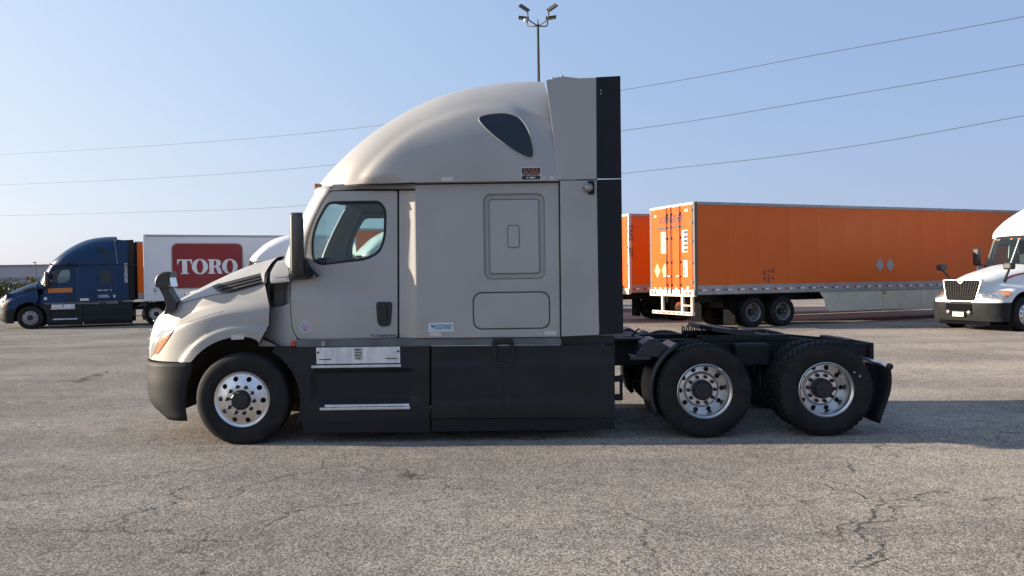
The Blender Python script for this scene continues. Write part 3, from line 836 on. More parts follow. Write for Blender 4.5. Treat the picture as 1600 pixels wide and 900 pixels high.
    for i in range(N + 1):
        u = i / N; x = RX0 + (RX1 - RX0) * (0.35 * u * u + 0.65 * u ** 1.25 if u < 1 else 1); z1 = max(ZJ + 0.003, interp(ROOFT, x)); half = []
        for k in range(33):
            t = k / 32; z = ZJ + (z1 - ZJ) * math.sin(t * math.pi / 2) ** (0.85)
            w = Wr(x, z) if k < 32 else 0.0
            xx = x + ss(.72, 1, u) * (lerp(RCUT[0], RCUT[1], min(1, (z - ZJ) / (ZTOP - ZJ))) - RX1)
            half.append((xx, -w, z))
        half.insert(0, (half[0][0], half[0][1] * .93, ZJ - .004))
        secs.append(half + [(a, -b, c) for a, b, c in half[-2::-1]])
    rf = loft(secs[::-1]).build('roof_cap', paint, root); auto(rf, 55)
    vw = catmull([Bo(640 + a / 3, 100 + b / 3, Wr) for a, b in [(325, 258), (345, 243), (400, 234), (450, 233), (500, 245), (530, 270), (555, 310), (575, 370), (582, 420), (575, 440), (555, 440), (500, 415), (430, 365), (380, 325), (340, 285)]], 4, True)
    panel('roof_window', vw, Wr, 'gloss_navy', rf, .05, off=.006, thick=.006)
    strip('roof_window_trim', vw, Wr, paint, rf, .012, .006, True, rise=.006)
    # ---------------- side extenders
    We = Wflat(1.205)
    up = round_poly([B(853, 127, -1.2), B(872, 121.5, -1.2), B(882, 121, -1.2), B(905, 123.5, -1.2), B(931, 122.5, -1.2), B(932, 280, -1.2), B(874, 281, -1.2)], .01, 3)
    lo = [B(875, 283), B(932, 282), B(936, 523), B(877.5, 525.5)]
    bu = [B(931, 122), B(968.5, 120), B(970.5, 279), B(932.5, 279.5)]
    bl = [B(932.5, 281), B(970.5, 280), B(974, 521), B(936.5, 523)]
    for s in near_far:
        ex = panel('side_extender', up, We, paint, root, .2, thick=.035, side=s)
        e2 = panel('side_extender', lo, We, paint, root, .2, thick=.035, side=s)
        panel('rubber_extension', bu, Wflat(1.210), 'rubber_panel', root, .2, thick=.02, side=s)
        panel('rubber_extension', bl, Wflat(1.210), 'rubber_panel', root, .2, thick=.02, side=s)
    strip('extender_edge', [B(853.5, 129), B(873.5, 280)], We, 'decal_silver', ex.parent, .010, .003)
    # bracket light on the extender, bolts on top
    x, z = B(921, 294); br = MB().box(x - .02, x + .05, -1.235, -1.2, z - .07, z + .075).build('extender_bracket', 'chassis', root, bevel=.01)
    MB().tube([(x - .015, -1.235, z + .0), (x - .015, -1.26, z)], .045, 12).build('bracket_boss', 'dull_alloy', br, True)
    MB().tube([(x - .07, -1.21, z), (x - .015, -1.235, z)], .008, 8).build('bracket_pin', 'chassis', br)
    for px, py in ((863, 123.5), (877, 120.5)):
        x, z = B(px, py, -1.1); MB().tube([(x, -1.185, z - .06), (x, -1.185, z - .012)], .018, 10).build('bolt', 'alloy', root, True)
    for z in (3.78, 3.745):
        x = B(938, 130)[0]; MB().tube([(x, -1.212, z), (x, -1.214, z)], .006, 8).build('rivet', 'alloy', root)
    # crown fairing between the extenders and the sleeper back wall
    xb, zt = B(874, 283)[0], B(900, 123, -1.2)[1]
    mb = MB().grid([[(B(853, 127, -.9)[0] + .02, y, zt - .04 - .05 * abs(y) ** 3) for y in [lerp(-1.17, 1.17, k / 20) for k in range(21)]],
                    [(B(931, 123)[0], y, zt - .01 - .03 * abs(y) ** 3) for y in [lerp(-1.17, 1.17, k / 20) for k in range(21)]]])
    mb.build('roof_deflector', paint, root, True)
    MB().box(xb - .04, xb, -1.15, 1.15, 1.0, ZTOP - .25).build('back_wall', 'chassis', root)
    # ---------------- sill and chassis fairings
    Ws = lambda x, z: 1.175 + .012 * math.sin((z - 1.0) * 30)
    sill = S([(463, 531, .005), (622, 528.5), (876, 527), (878, 538.5), (622, 541.5), (463, 542)], Wflat(1.175))
    panel('sill', round_poly(sill, .004), Ws, 'sill_trim', root, .05, thick=.03)
    P('sill', [(876, 526), (960, 524), (960, 537), (878, 538)], Wflat(1.1), 'black', thick=.03)
    x, z = Bo(462, 536, Wb); MB().box(x - .03, x + .03, -1.19, -1.15, z - .03, z + .03).build('side_marker', 'marker_red', root, bevel=.01)
    x, z = Bo(507.5, 536.5, Wb); MB().box(x - .022, x + .022, -1.2, -1.17, z - .03, z + .03).build('sill_latch', 'dull_alloy', root, bevel=.008)
    sr = [Bo(*p, Wflat(1.2)) for p in ((484, 577), (652, 631))]
    scx, scz, shx, shz = (sr[0][0] + sr[1][0]) / 2, (sr[0][1] + sr[1][1]) / 2, (sr[1][0] - sr[0][0]) / 2, (sr[0][1] - sr[1][1]) / 2
    Wk = lambda x, z: 1.205 + .012 * ss(.95, .75, z) - .02 * ss(.3, .12, z) - .05 * ss(0, -.05, sd_rrect(x, z, scx, scz, shx, shz, .06))
    skl = [rrect(scx - shx + k, scz - shz + k, scx + shx - k, scz + shz - k, .06) for k in (0, .05)]
    arc = [(AX + .64 * math.cos(a), AZ + .64 * math.sin(a)) for a in [rad(58 - 9.2 * k) for k in range(10)]]
    arc = [p for p in arc if p[1] > .18]
    front_sk = arc[::1] + [Bo(470, 655, Wk), Bo(473, 676, Wk), Bo(671, 675, Wk), Bo(671, 541.5, Wk), Bo(430, 543, Wk)]
    f1 = panel('step_fairing', front_sk, Wk, 'plastic', root, .05, (), skl, 0, .03)
    gx = [B(789, 600)[0], B(878, 600)[0]]; gzc = B(800, 627)[1]; gzu = B(800, 566)[1]
    def Wk2(x, z):
        w = 1.205 + .010 * ss(gzu + .012, gzu - .012, z) + .010 * ss(gzc + .014, gzc - .010, z) - .012 * ss(.30, .2, z)
        for q, dp in zip(gx, (.012, .006)): w -= dp * math.exp(-((x - q) / .016) ** 2)
        return w + .004 * math.sin(x * 2.1 + z * 3)
    fl = [[(q - k, B(800, 648)[1]), (q + k, B(800, 648)[1]), (q + k, B(800, 545)[1]), (q - k, B(800, 545)[1])] for q in gx for k in (.004, .016, .03)]
    hl_ = [[(B(680, 600)[0], q - k), (B(780, 600)[0], q - k), (B(780, 600)[0], q + k), (B(680, 600)[0], q + k)] for q in (gzu, gzc) for k in (.014,)]
    f2 = panel('chassis_fairing', S([(674, 541.5), (961, 539), (961, 652), (674, 654.5)], Wk2), Wk2, 'plastic', root, .04, (), fl + hl_, 0, .03, -1, 60)
    MB().tube([(x, -1.198, z) for x, z in S([(674, 540.5), (768, 540), (806, 539.5), (876, 539)], Wflat(1.2))], .008, 8).build('sill_lip', 'dull_alloy', root, True)
    P('lower_skirt', [(674, 655.5), (961, 653), (961, 671), (674, 675)], lambda x, z: 1.205 - .03 * (0.25 - z), 'rubber_panel', step=.1, thick=.015)
    P('lower_skirt', [(474, 655.5), (671, 655), (671, 676), (478, 677)], lambda x, z: 1.212 - .03 * (0.25 - z), 'rubber_panel', step=.1, thick=.012)
    for s_ in (1,):
        P('far_fairing', [(430, 543), (961, 540), (961, 670), (473, 675)], Wflat(1.2), 'plastic', step=.3, side=1)
    # steps
    def step(px0, px1, y0, y1, back):
        x0, z0 = B(px0, y1); x1 = B(px1, y1)[0]; zt_ = B(px0, y0)[1]
        st = MB().box(x0, x1, -1.235, -1.13, z0, z0 + .028).build('step', 'step_metal', root, bevel=.006)
        mb = MB()
        k = int((x1 - x0) / .035)
        for i in range(k):
            xx = x0 + (i + .5) * (x1 - x0) / k; mb.box(xx - .011, xx + .011, -1.241, -1.2355, z0 + .006, z0 + .022)
        mb.build('tread_teeth', 'alloy', st)
        if back:
            bx0, bz0 = B(494.5, 569); bx1, bz1 = B(625, 541.5)
            bp_ = MB().box(bx0, bx1, -1.2145, -1.200, bz0, bz1).build('kick_plate', 'step_metal', st, bevel=.004)
            cx, cz = B(560, 553); MB().box(cx - .045, cx + .045, -1.2175, -1.2150, cz - .065, cz + .065).build('warning_label', 'decal_cream', st)
            for i in range(4):
                tag(link('print_line', print_line(.07 if i < 3 else .045, .013, 'decal_black', i), st, (cx, -1.2195, cz + .045 - i * .030)), kind='stuff')
            for xx in (bx0 + .02, bx1 - .02): MB().tube([(xx, -1.2145, bz1 - .05), (xx, -1.222, bz1 - .05)], .012, 8).build('bolt', 'black', st)
            MB().box(bx0 + .03, bx0 + .16, -1.2175, -1.2150, bz0 + .045, bz0 + .055).build('slot', 'black', st)
            MB().box(bx1 - .16, bx1 - .03, -1.2175, -1.2150, bz0 + .045, bz0 + .055).build('slot', 'black', st)
        else:
            MB().box(x0 + .05, x1 - .01, -1.22, -1.19, z0 + .032, z0 + .058).build('tread_back', 'step_metal', st, bevel=.004)
        return st
    step(487, 627, 568, 575, True); step(500, 641, 634, 641, False)
    # fuel filler
    fo = round_poly(S([(770, 530, .03), (802, 529.5, .03), (804, 548), (799, 573, .03), (776, 573.5, .03), (768, 548)], Wflat(1.22)), .03)
    cx, cz = B(787, 552)
    Wfu = lambda x, z: 1.222 - .06 * ss(0, -.02, sd_rrect(x, z, cx, cz + .01, .078, .105, .03))
    fu = panel('fuel_filler', fo, Wfu, 'seal', root, .025, (), [rrect(cx - .078 + k, cz - .095 + k, cx + .078 - k, cz + .115 - k, .03) for k in (0, .02)], .004, .05)
    MB().tube([(cx, -1.15, cz - .02), (cx, -1.19, cz - .02)], .048, 16).build('fuel_cap', 'matte_black', fu, True)
    if deco == 'silver':
        for q, m in (([(690, 277), (708, 276.5), (708, 283), (690, 283.5)], 'decal_silver'), ([(671, 519), (689, 518.8), (689, 525.3), (671, 525.5)], 'decal_silver'),
                     ([(851, 517), (869, 516.8), (869, 523.3), (851, 523.5)], 'decal_silver'), ([(848, 275.5), (865, 275.3), (866, 281.5), (848, 282)], 'decal_silver')):
            W_ = Wr if q[0][1] < 282 else Wb
            panel('reflective_patch', S(q, W_), W_, m, rf if W_ is Wr else near_side, .2, off=.002, thick=.003)
        q = S([(669.5, 505), (708.5, 504), (708.5, 517.5), (669.5, 518.3)], Wb); sk = near_side
        panel('sticker', q, Wb, 'decal_white', sk, .2, off=.003, thick=.003)
        panel('sticker_print', S([(672, 506.5), (706.5, 505.7), (706.5, 515.5), (672, 516.5)], Wb), Wb, 'decal_blue', sk, .2, off=.005, thick=.002)
        panel('sticker_print', round_poly(S([(672.5, 507.5), (676, 508), (679.3, 511), (677, 512), (674, 510.5)], Wb), .02), Wb, 'decal_teal', sk, .2, off=.007, thick=.002)
        for t_, size, px, py in (('U.S. EPA Certified', .028, 692, 508.2), ('SmartWay', .042, 692, 512.2)):
            x, z = Bo(px, py, Wb); link('lettering', text_mesh(t_, size, 'decal_slate', shear=.1), sk, (x, -Wb(x, z) - .0095, z))
        W_ = Wr
        panel('sticker', S([(813.5, 261.5), (845.8, 261), (846, 282), (813.8, 282.5)], W_), W_, 'decal_silver', rf, .2, off=.003, thick=.003)
        panel('sticker_print', S([(815.3, 263), (844, 262.6), (844, 271.5), (815.3, 271.8)], W_), W_, 'decal_black', rf, .2, off=.005, thick=.002)
        panel('sticker_print', S([(815.3, 275.2), (844, 274.9), (844, 280.6), (815.3, 281)], W_), W_, 'decal_black', rf, .2, off=.005, thick=.002)
        for k, (wd_, hh_, py, m) in enumerate(((.165, .018, 265.4, 'decal_orange'), (.165, .018, 269.2, 'decal_orange'), (.18, .014, 273.4, 'decal_black'), (.10, .018, 278, 'decal_white'))):
            x, z = Bo(829.8, py, W_); tag(link('print_line', print_line(wd_, hh_, m, 10 + k), rf, (x, -W_(x, z) - .010, z)), kind='stuff')
    else:
        q = S([(455, 440), (610, 438), (610, 468), (455, 470)], Wb)
        panel('sticker', S([(478, 438), (612, 436), (612, 464), (478, 468)], Wb), Wb, 'decal_orange2', root, .3, off=.008, thick=.003)
        panel('sticker', S([(655, 505), (705, 504), (705, 519), (655, 520)], Wb), Wb, 'decal_white', near_side, .3, off=.004, thick=.003)
        panel('round_sticker', circle(*Bo(463, 503, Wb), .07, 16), Wb, 'decal_white', root, .3, off=.008, thick=.003)
        for k, (wd_, hh_, px, py) in enumerate(((.62, .05, 800, 452), (.40, .045, 790, 486), (.46, .045, 793, 496), (.10, .13, 855, 490))):
            x, z = Bo(px, py, Wb); tag(link('print_line', print_line(wd_, hh_, 'decal_white', 20 + k), near_side, (x, -Wb(x, z) - .006, z)), kind='stuff')
        x, z = B(936, 330); lt = link('lettering', text_mesh('SCHNEIDER', .17, 'decal_white', shear=.2, bold=.003), root, (x - .10, -1.222, z - .05)); lt.rotation_euler = (0, rad(90), 0)
    # ---------------- mirrors
    for s in near_far:
        cx0, zt_ = B(454.5, 333, -1.32); cx1, zb_ = B(478.5, 432, -1.32)
        plan = [(cx0 + .03, -1.42), (cx1 - .012, -1.425), (cx1, -1.41), (cx1 - .10, -1.14), (cx0 + .02, -1.14), (cx0, -1.18), (cx0, -1.38)]
        lvl = [(zb_ + .0, .72, .03), (zb_ + .02, .86, .012), (zb_ + .06, 1, 0), (zt_ - .05, 1, 0), (zt_ - .015, .93, .0), (zt_, .8, .005)]
        mb = MB(); xc_, yc_ = (cx0 + cx1) / 2, -1.28
        for z, k, sh in lvl: mb.v += [(xc_ + (a - xc_) * k + sh, s * -(yc_ + (b - yc_) * k), z) for a, b in plan]
        np_ = len(plan)
        for q in range(len(lvl) - 1):
            for t in range(np_):
                a, b = q * np_ + t, q * np_ + (t + 1) % np_
                mb.face([a, b, b + np_, a + np_] if s < 0 else [a, a + np_, b + np_, b])
        mb.face(list(range(np_))[::-1] if s < 0 else list(range(np_))); mb.face([5 * np_ + t for t in range(np_)] if s < 0 else [5 * np_ + t for t in range(np_)][::-1])
        mi = mb.build('mirror', 'mirror_black', root, bevel=.012); auto(mi, 50)
        g0, g1 = (cx1 - .004, s * 1.395), (cx1 - .088, s * 1.165)
        MB().grid([[(g0[0] + .006, g0[1], zb_ + .08), (g1[0] + .006, g1[1], zb_ + .08)], [(g0[0] + .006, g0[1], zt_ - .07), (g1[0] + .006, g1[1], zt_ - .07)]]).build('mirror_glass', 'mirror_face', mi)
        pa = [B(*p, -1.12) for p in [(456, 437.5), (456, 404), (479, 404), (482, 413), (484, 436)]]
        MB().prism(ccw(round_poly(pa, .02, 3)), min(s * 1.17, s * .98), max(s * 1.17, s * .98)).build('mirror_arm', 'mirror_black', root, bevel=.02)
        base = panel('mirror_base', S([(454.8, 438), (454.8, 402), (478, 402), (482, 413), (500, 431.5)], Wb), Wb, 'mirror_black', root, .03, off=.045, thick=.06, side=s)
        a, b = Bo(466, 425, Wb), B(466, 415, -1.28)
        MB().tube([(a[0], s * 1.08, a[1] - .01), (a[0], s * 1.16, a[1] + .0), (b[0], s * 1.28, b[1] + .05)], [.07, .07, .06], 12).build('mirror_stem', 'mirror_black', root, True)
        for px, py in ((461, 435), (492.5, 431)):
            x, z = Bo(px, py, Wb); MB().tube([(x, s * (Wb(x, z) + .045), z), (x, s * (Wb(x, z) + .051), z)], .008, 8).build('bolt', 'alloy', base)
        # hood mirror: foot on the hood, arm and rounded head
        ym = -.90
        arm = [B(*p, ym) for p in [(248.5, 447), (263, 447), (268, 458), (277.5, 472), (275, 484), (257.5, 492), (261.5, 478), (257, 463)]]
        y0, y1 = (ym - .035, ym + .12) if s < 0 else (-ym - .12, -ym + .035)
        if s > 0: arm = [(a, b - .08) for a, b in arm]
        hm = MB().prism(ccw(round_poly(arm, .015, 3)), y0, y1).build('hood_mirror', 'mirror_black', root, bevel=.015); auto(hm, 50)
        head = [B(*p, ym) for p in [(247.5, 449), (247.5, 438), (251, 430), (258, 425.5), (268, 424), (272, 426), (270, 436), (267, 449.5)]]
        if s > 0: head = [(a, b - .08) for a, b in head]
        y0, y1 = (ym - .10, ym + .10) if s < 0 else (-ym - .10, -ym + .10)
        hh = MB().prism(ccw(round_poly(head, .03, 4)), y0, y1).build('mirror_head', 'mirror_black', hm, bevel=.03); auto(hh, 60)
        hx, hz = B(268.6, 438, ym); hz -= .08 if s > 0 else 0
        MB().box(-.003, .003, -.08 , .08, -.07, .07, Matrix.Translation((hx + .016, ym if s < 0 else -ym, hz)) @ Matrix.Rotation(rad(-10), 4, 'Y')).build('mirror_glass', 'mirror_face', hm)
    # ---------------- cabin interior
    xi0, xi1 = B(470, 430)[0], B(622, 430)[0]
    MB().box(xi0 - .2, xi1 + .7, -1.0, 1.0, 1.05, 1.12).build('cab_floor', 'interior', root)
    MB().box(xi1 + .75, xi1 + .80, -1.08, 1.08, 1.1, 2.8).build('bunk_wall', 'interior', root)
    MB().box(xi0 + .25, xi1 + .8, -1.05, 1.05, 2.70, 2.74).build('head_liner', 'interior', root)
    MB().box(xi0 - .12, xi0 + .28, -1.0, 1.0, 1.2, 1.86).build('dashboard', 'dash', root, bevel=.06)
    for y in (-.62, .62):
        st = MB().box(1.30, 1.78, y - .26, y + .26, 1.42, 1.56).build('seat', 'interior_light' if y > 0 else 'dash', root, bevel=.05)
        MB().box(1.72, 1.86, y - .25, y + .25, 1.55, 2.12, Matrix.Translation((1.75, 0, 1.55)) @ Matrix.Rotation(rad(10), 4, 'Y') @ Matrix.Translation((-1.75, 0, -1.55))).build('seat_back', 'interior', st, bevel=.05)
        MB().box(1.84, 1.94, y - .15, y + .15, 2.10, 2.32).build('headrest', 'interior', st, bevel=.04)
    ring = [(.21 * math.cos(a), .21 * math.sin(a)) for a in [2 * math.pi * k / 24 for k in range(25)]]
    mt = Matrix.Translation((1.10, -.60, 1.86)) @ Matrix.Rotation(rad(28), 4, 'Y')
    sw = MB().tube([mt @ Vector((a, b, 0)) for a, b in ring], .016, 8, False)
    for a in (rad(90), rad(210), rad(330)): sw.tube([mt @ Vector((0, 0, 0)), mt @ Vector((.2 * math.cos(a), .2 * math.sin(a), 0))], .014, 6)
    sw.build('steering_wheel', 'dash', root, True)
    # inner skins so that gaps read dark
    win = round_poly([(a, b) for a, b in S([(480, 309), (608, 307), (608, 395), (575, 416), (480, 422)], Wb)], .08)
    for s in near_far:
        panel('inner_skin', S([(524, 292), (640, 290), (640, 530), (458, 531), (458, 436), (478, 420), (482, 370), (505, 318)], Wb), lambda x, z: Wb(x, z) - .05, 'interior', root, .15, [round_poly(S([(507, 312), (600, 310), (609, 325), (608, 375), (598, 402), (573, 412), (498, 421), (483, 406), (482, 370), (491, 343)], Wb), .06)], (), 0, 0, s)
    # ---------------- wheel arch liner, engine mass, chassis
    for s in near_far:
        rows = [[(AX + .70 * math.cos(a), s * y, AZ + .70 * math.sin(a)) for a in [rad(-8 + 196 * k / 24) for k in range(25)]] for y in (1.12, .55)]
        rows.append([(AX + .02 * math.cos(rad(-8 + 196 * k / 24)), s * .55, AZ + .02 * math.sin(rad(-8 + 196 * k / 24))) for k in range(25)])
        MB().grid(rows).build('arch_liner', 'black', root, True)
    for s in near_far: MB().box(.70, .73, min(s * 1.15, s * .4), max(s * 1.15, s * .4), .14, 1.02).build('splash_guard', 'black', root)
    MB().box(HX0 + .35, 1.0, -.5, .5, .55, 1.3).build('engine', 'chassis', root, bevel=.1)
    MB().box(.75, B(958, 600)[0], -1.02, 1.02, .34, 1.03).build('fuel_tanks', 'chassis', root, bevel=.12)
    xr = B(1357, 552, -.45)[0]
    for s in near_far:
        y0, y1 = (-.47, -.39) if s < 0 else (.39, .47)
        MB().prism([(-.9, .72), (xr - .5, .72), (xr, .80), (xr, .93), (B(1240, 530, -.45)[0], 1.02), (-.9, 1.02)], y0, y1).build('frame_rail', 'chassis', root, bevel=.006)
    for x in (3.95, 4.6, 5.7, 6.9): MB().box(x, x + .1, -.39, .39, .76, .98).build('cross_member', 'chassis', root)
    for x in (0, 5.03, 6.35): MB().tube([(x, -1.0, .5), (x, 1.0, .5)], .075, 12).build('axle', 'chassis', root, True)
    for x in (5.03, 6.35): MB().tube([(x, -.02, .5), (x, .0, .5), (x, .25, .5)], [.12, .24, .14], 14).build('differential', 'chassis', root, True)
    for s in near_far:
        for x in (5.40, 5.98): MB().tube([(x, s * .5, .42), (x, s * .5, .78)], .13, 14).build('air_spring', 'black', root, True)
        MB().box(4.5, 5.25, s * .5 - .05, s * .5 + .05, .30, .42).build('suspension_arm', 'chassis', root, bevel=.02)
        MB().box(5.5, 5.9, s * .62 - .1, s * .62 + .1, .72, .98).build('suspension_hanger', 'chassis', root, bevel=.03)
    # deck plate, gladhand lever, small hanging bracket behind the fairing
    x0 = B(960, 535)[0]
    MB().box(x0 - .1, x0 + .45, -.60, .60, 1.02, 1.05).build('deck_plate', 'chassis', root, bevel=.006)
    x, z = B(985, 528, -.3)
    MB().box(x - .09, x + .06, -.36, -.24, z - .045, z + .025).build('valve_block', 'chassis', root, bevel=.01)
    MB().tube([(x + .02, -.3, z + .02), (x + .09, -.3, z + .10), (x + .115, -.3, z + .105)], .010, 8).build('valve_lever', 'chassis', root, True)
    for k, (za, zb_) in enumerate(((588, 596), (618, 624))):
        xx, z = B(968, (za + zb_) / 2, -1.0); MB().box(xx - .06, xx + .035, -1.05, -.95, z - .03, z + .03).build('hanger_bracket', 'chassis', root, bevel=.008)
    xx, z = B(970, 600, -1.0); MB().box(xx - .01, xx + .02, -1.02, -.98, z - .13, z + .1).build('hanger_bracket', 'chassis', root)
    # quarter fenders ahead of the drive wheels, both sides
    xa = 5.03
    for s in near_far:
        pts = [(xa + .60 * math.cos(a), .51 + .60 * math.sin(a)) for a in [rad(208 - 7.4 * k) for k in range(13)]]
        rows = []
        for y in (1.15, 1.14, .62): rows.append([(px_, s * y, pz_) for px_, pz_ in pts])
        fm = MB().grid(rows if s < 0 else [r[::-1] for r in rows]).build('quarter_fender', 'fender_black', root, True)
        md = fm.modifiers.new('thickness', 'SOLIDIFY'); md.thickness = .05
        x, z = B(1020, 536, -.95)
        MB().prism(ccw([(x - .22, z - .13), (x - .13, z + .0), (x - .05, z + .055), (x + .0, z + .06), (x + .17, z - .04), (x + .12, z - .16)]), s * .9 - .18, s * .9 + .18).build('fender_bracket', 'fender_black', fm, bevel=.012)
        MB().box(x - .28, x - .05, s * .98 - .15, s * .98 + .15, z - .17, z - .125).build('fender_step', 'fender_black', fm, bevel=.008)
    # fifth wheel: tilted plate with throat
    x0, z0 = B(1100, 509, -.5); x1, z1 = B(1247, 531, -.5)
    ang = math.atan2(z1 - z0, x1 - x0); Lf = math.hypot(x1 - x0, z1 - z0)
    plan = [(0, -.30), (.12, -.44), (.62, -.44), (Lf - .02, -.40), (Lf, -.30), (Lf - .1, -.10), (.48, -.05), (.42, 0), (.48, .05), (Lf - .1, .10), (Lf, .30), (Lf - .02, .40), (.62, .44), (.12, .44), (0, .30)]
    mt = Matrix.Translation((x0, 0, z0)) @ Matrix.Rotation(-ang, 4, 'Y') @ Matrix.Rotation(rad(90), 4, 'X')
    fw = MB().prism([(a, b) for a, b in plan], -.0, .05, Matrix.Translation((x0, 0, z0)) @ Matrix.Rotation(-ang, 4, 'Y') @ Matrix.Rotation(rad(-90), 4, 'X'))
    f5 = fw.build('fifth_wheel', 'fifth', root)
    for s in near_far:
        MB().prism(ccw([(x0 + .25, z0 - .25), (x0 + .75, z0 - .28), (x0 + .62, z0 - .08), (x0 + .35, z0 - .05)]), s * .36 - .04, s * .36 + .04).build('fifth_wheel_bracket', 'chassis', f5, bevel=.01)
        MB().box(x0 - .05, x0 + 1.0, s * .42 - .06, s * .42 + .06, .99, 1.06).build('slide_rail', 'chassis', f5, bevel=.008)
    if deco == 'silver':
        xc, zc_ = B(1066, 520, -.1)
        for k in range(1):
            xe_, ze_ = B(1108, 519, -.1)
            pts = []
            for i in range(97):
                t = i / 96; a = t * 2 * math.pi * 5 + k
                pts.append((lerp(xc, xe_ - .05, t) + .036 * math.cos(a), -.1 + .12 * k + .045 * math.cos(a), zc_ - .02 * t + .07 * math.sin(a) * (1 - .4 * t) + .04 * math.sin(t * 3.1)))
            pts += [(xe_, -.1 + .1 * k, ze_ - .02), (xe_ + .06, -.1 + .1 * k, ze_ - .06)]
            MB().tube(pts, .0085, 6).build('coiled_air_hose', 'black', root, True)
    # mud flap hangers and flaps
    for s in near_far:
        zz = .765; xm = B(1393, 577, -1.2)[0] - .02
        hb = MB().tube([(xm, s * .45, zz + .01), (xm, s * 1.20, zz - .01)], .027, 12).build('mud_flap_hanger', 'alloy', root, True)
        MB().tube([(xm, s * 1.20, zz - .01), (xm, s * 1.225, zz - .01)], .036, 12).build('hanger_cap', 'black', hb, True)
        rows = []
        for i in range(9):
            t = i / 8; rows.append([(xm + .006 - .10 * t * t + .02 * math.sin(t * 5), s * y, lerp(zz - .02, .135, t)) for y in (1.20, .90, .58)])
        fl = MB().grid(rows if s < 0 else [r[::-1] for r in rows]).build('mud_flap', 'rubber_panel', root, True)
        md = fl.modifiers.new('thickness', 'SOLIDIFY'); md.thickness = .012
    MB().box(xr - .01, xr + .05, -.5, .5, .74, .95).build('end_member', 'chassis', root, bevel=.01)
    # ---------------- wheels
    for s in near_far:
        wheel(root, 0, s * 1.072, .492, 'steer', .2, fine=(s < 0 and deco == 'silver'), dull=deco != 'silver')
        for x in (5.03, 6.35):
            w = wheel(root, x, s * 1.075, .508, 'drive', .1 + x, fine=(s < 0 and deco == 'silver'))
            wheel(root, x, s * .735, .508, 'drive', 0, True)
    if deco == 'silver':
        for px, py, r_ in ((1126, 577, 25), (1336, 582, 30), (1345, 588, 60)):
            x, z = B(px, py, -1.22); MB().box(-.022 if px < 1200 else -.009, .022 if px < 1200 else .009, -.0015, .0015, -.006, .006, Matrix.Translation((x, -1.2185, z)) @ Matrix.Rotation(rad(r_), 4, 'Y')).build('chalk_mark', 'decal_white', root)

mat('gloss_navy', (0.006, 0.008, 0.016), 0.12)
mat('mirror_black', (0.022, 0.022, 0.024), 0.42, 0, (0.028, 0.028, 0.03), 6, .05, 150)
mat('fender_black', (0.016, 0.017, 0.022), 0.4)
mat('fifth', (0.022, 0.022, 0.026), 0.45, 0.3, (0.035, 0.034, 0.034), 8)
mat('duct_paint', (0.32, 0.31, 0.30), 0.45, 0.1)
mat('decal_cream', (0.42, 0.42, 0.38), 0.5)
mat('decal_slate', (0.16, 0.24, 0.30), 0.5)
mat('decal_orange2', (0.52, 0.17, 0.03), 0.5)
mat('sticker_violet', (0.34, 0.34, 0.46), 0.5)
mat('sticker_rose', (0.40, 0.26, 0.27), 0.5)
main = empty('semi_truck', (XF, YC, 0))
tag(main, 'silver grey sleeper truck standing side-on in the foreground, no trailer', 'semi truck')
build_tractor(main, 'paint', 'silver')

# ------------------------------------------------------------------ the row of vehicles behind, all parked along one lot axis
LOT = rad(22.2)
AX_ = Vector((math.cos(LOT), math.sin(LOT), 0)); AY_ = Vector((-math.sin(LOT), math.cos(LOT), 0))
blue = empty('semi_truck', (-21.58, 35.59, -0.20), LOT)
tag(blue, 'dark blue sleeper truck at far left, coupled to the white box trailer', 'semi truck')
build_tractor(blue, 'blue_paint', 'blue')

# ---- box trailers: x = 0 at the rear doors, front at x = TL, both flanks dressed alike
TL, TW, TH, TB = 16.15, 1.30, 4.11, 1.13
def slab_letters(parent, xc, y, zc, h, m, side):
    """heavy slab-serif capitals T O R O cut as flat sheets"""
    def ell(cx, cz, rx, rz, n=28): return [(cx + rx * math.cos(2 * math.pi * k / n), cz + rz * math.sin(2 * math.pi * k / n)) for k in range(n)]
    T = [(0, 1), (0, .66), (.05, .66), (.09, .84), (.17, .91), (.31, .93), (.31, .08), (.20, .05), (.20, 0), (.74, 0), (.74, .05), (.63, .08), (.63, .93), (.77, .91), (.85, .84), (.89, .66), (.94, .66), (.94, 1)]
    Rr = [(0, 1), (0, .95), (.10, .92), (.10, .08), (0, .05), (0, 0), (.50, 0), (.50, .05), (.40, .08), (.40, .46), (.50, .44), (.57, .34), (.62, .12), (.68, .02), (.78, -.01), (.95, 0), (.95, .06), (.90, .10), (.86, .30), (.80, .42), (.70, .50),
          (.82, .58), (.87, .72), (.84, .86), (.74, .96), (.58, 1)]
    Rh = [(.40, .92), (.52, .91), (.57, .82), (.57, .68), (.52, .57), (.40, .55)]
    W1, gap = 1.0, .03
    seq = [(T, [], .94), (ell(.52, .5, .52, .53), [ell(.52, .5, .21, .46)], 1.04), (Rr, [Rh], .95), (ell(.52, .5, .52, .53), [ell(.52, .5, .21, .46)], 1.04)]
    tot = sum(q[2] for q in seq) - .05; x = -tot / 2
    for out, holes, wd in seq:
        f = lambda P_: [((px_ + x) * h, (pz_ - .5) * h) for px_, pz_ in P_]
        mb = panel_mesh(f(out), lambda a, b: 0, h * .5, [f(q) for q in holes], (), 0, .004)
        o = mb.build('letter', m, parent)
        o.location = (xc, y, zc)
        if side > 0: o.rotation_euler = (0, 0, math.pi)
        x += wd - .0167

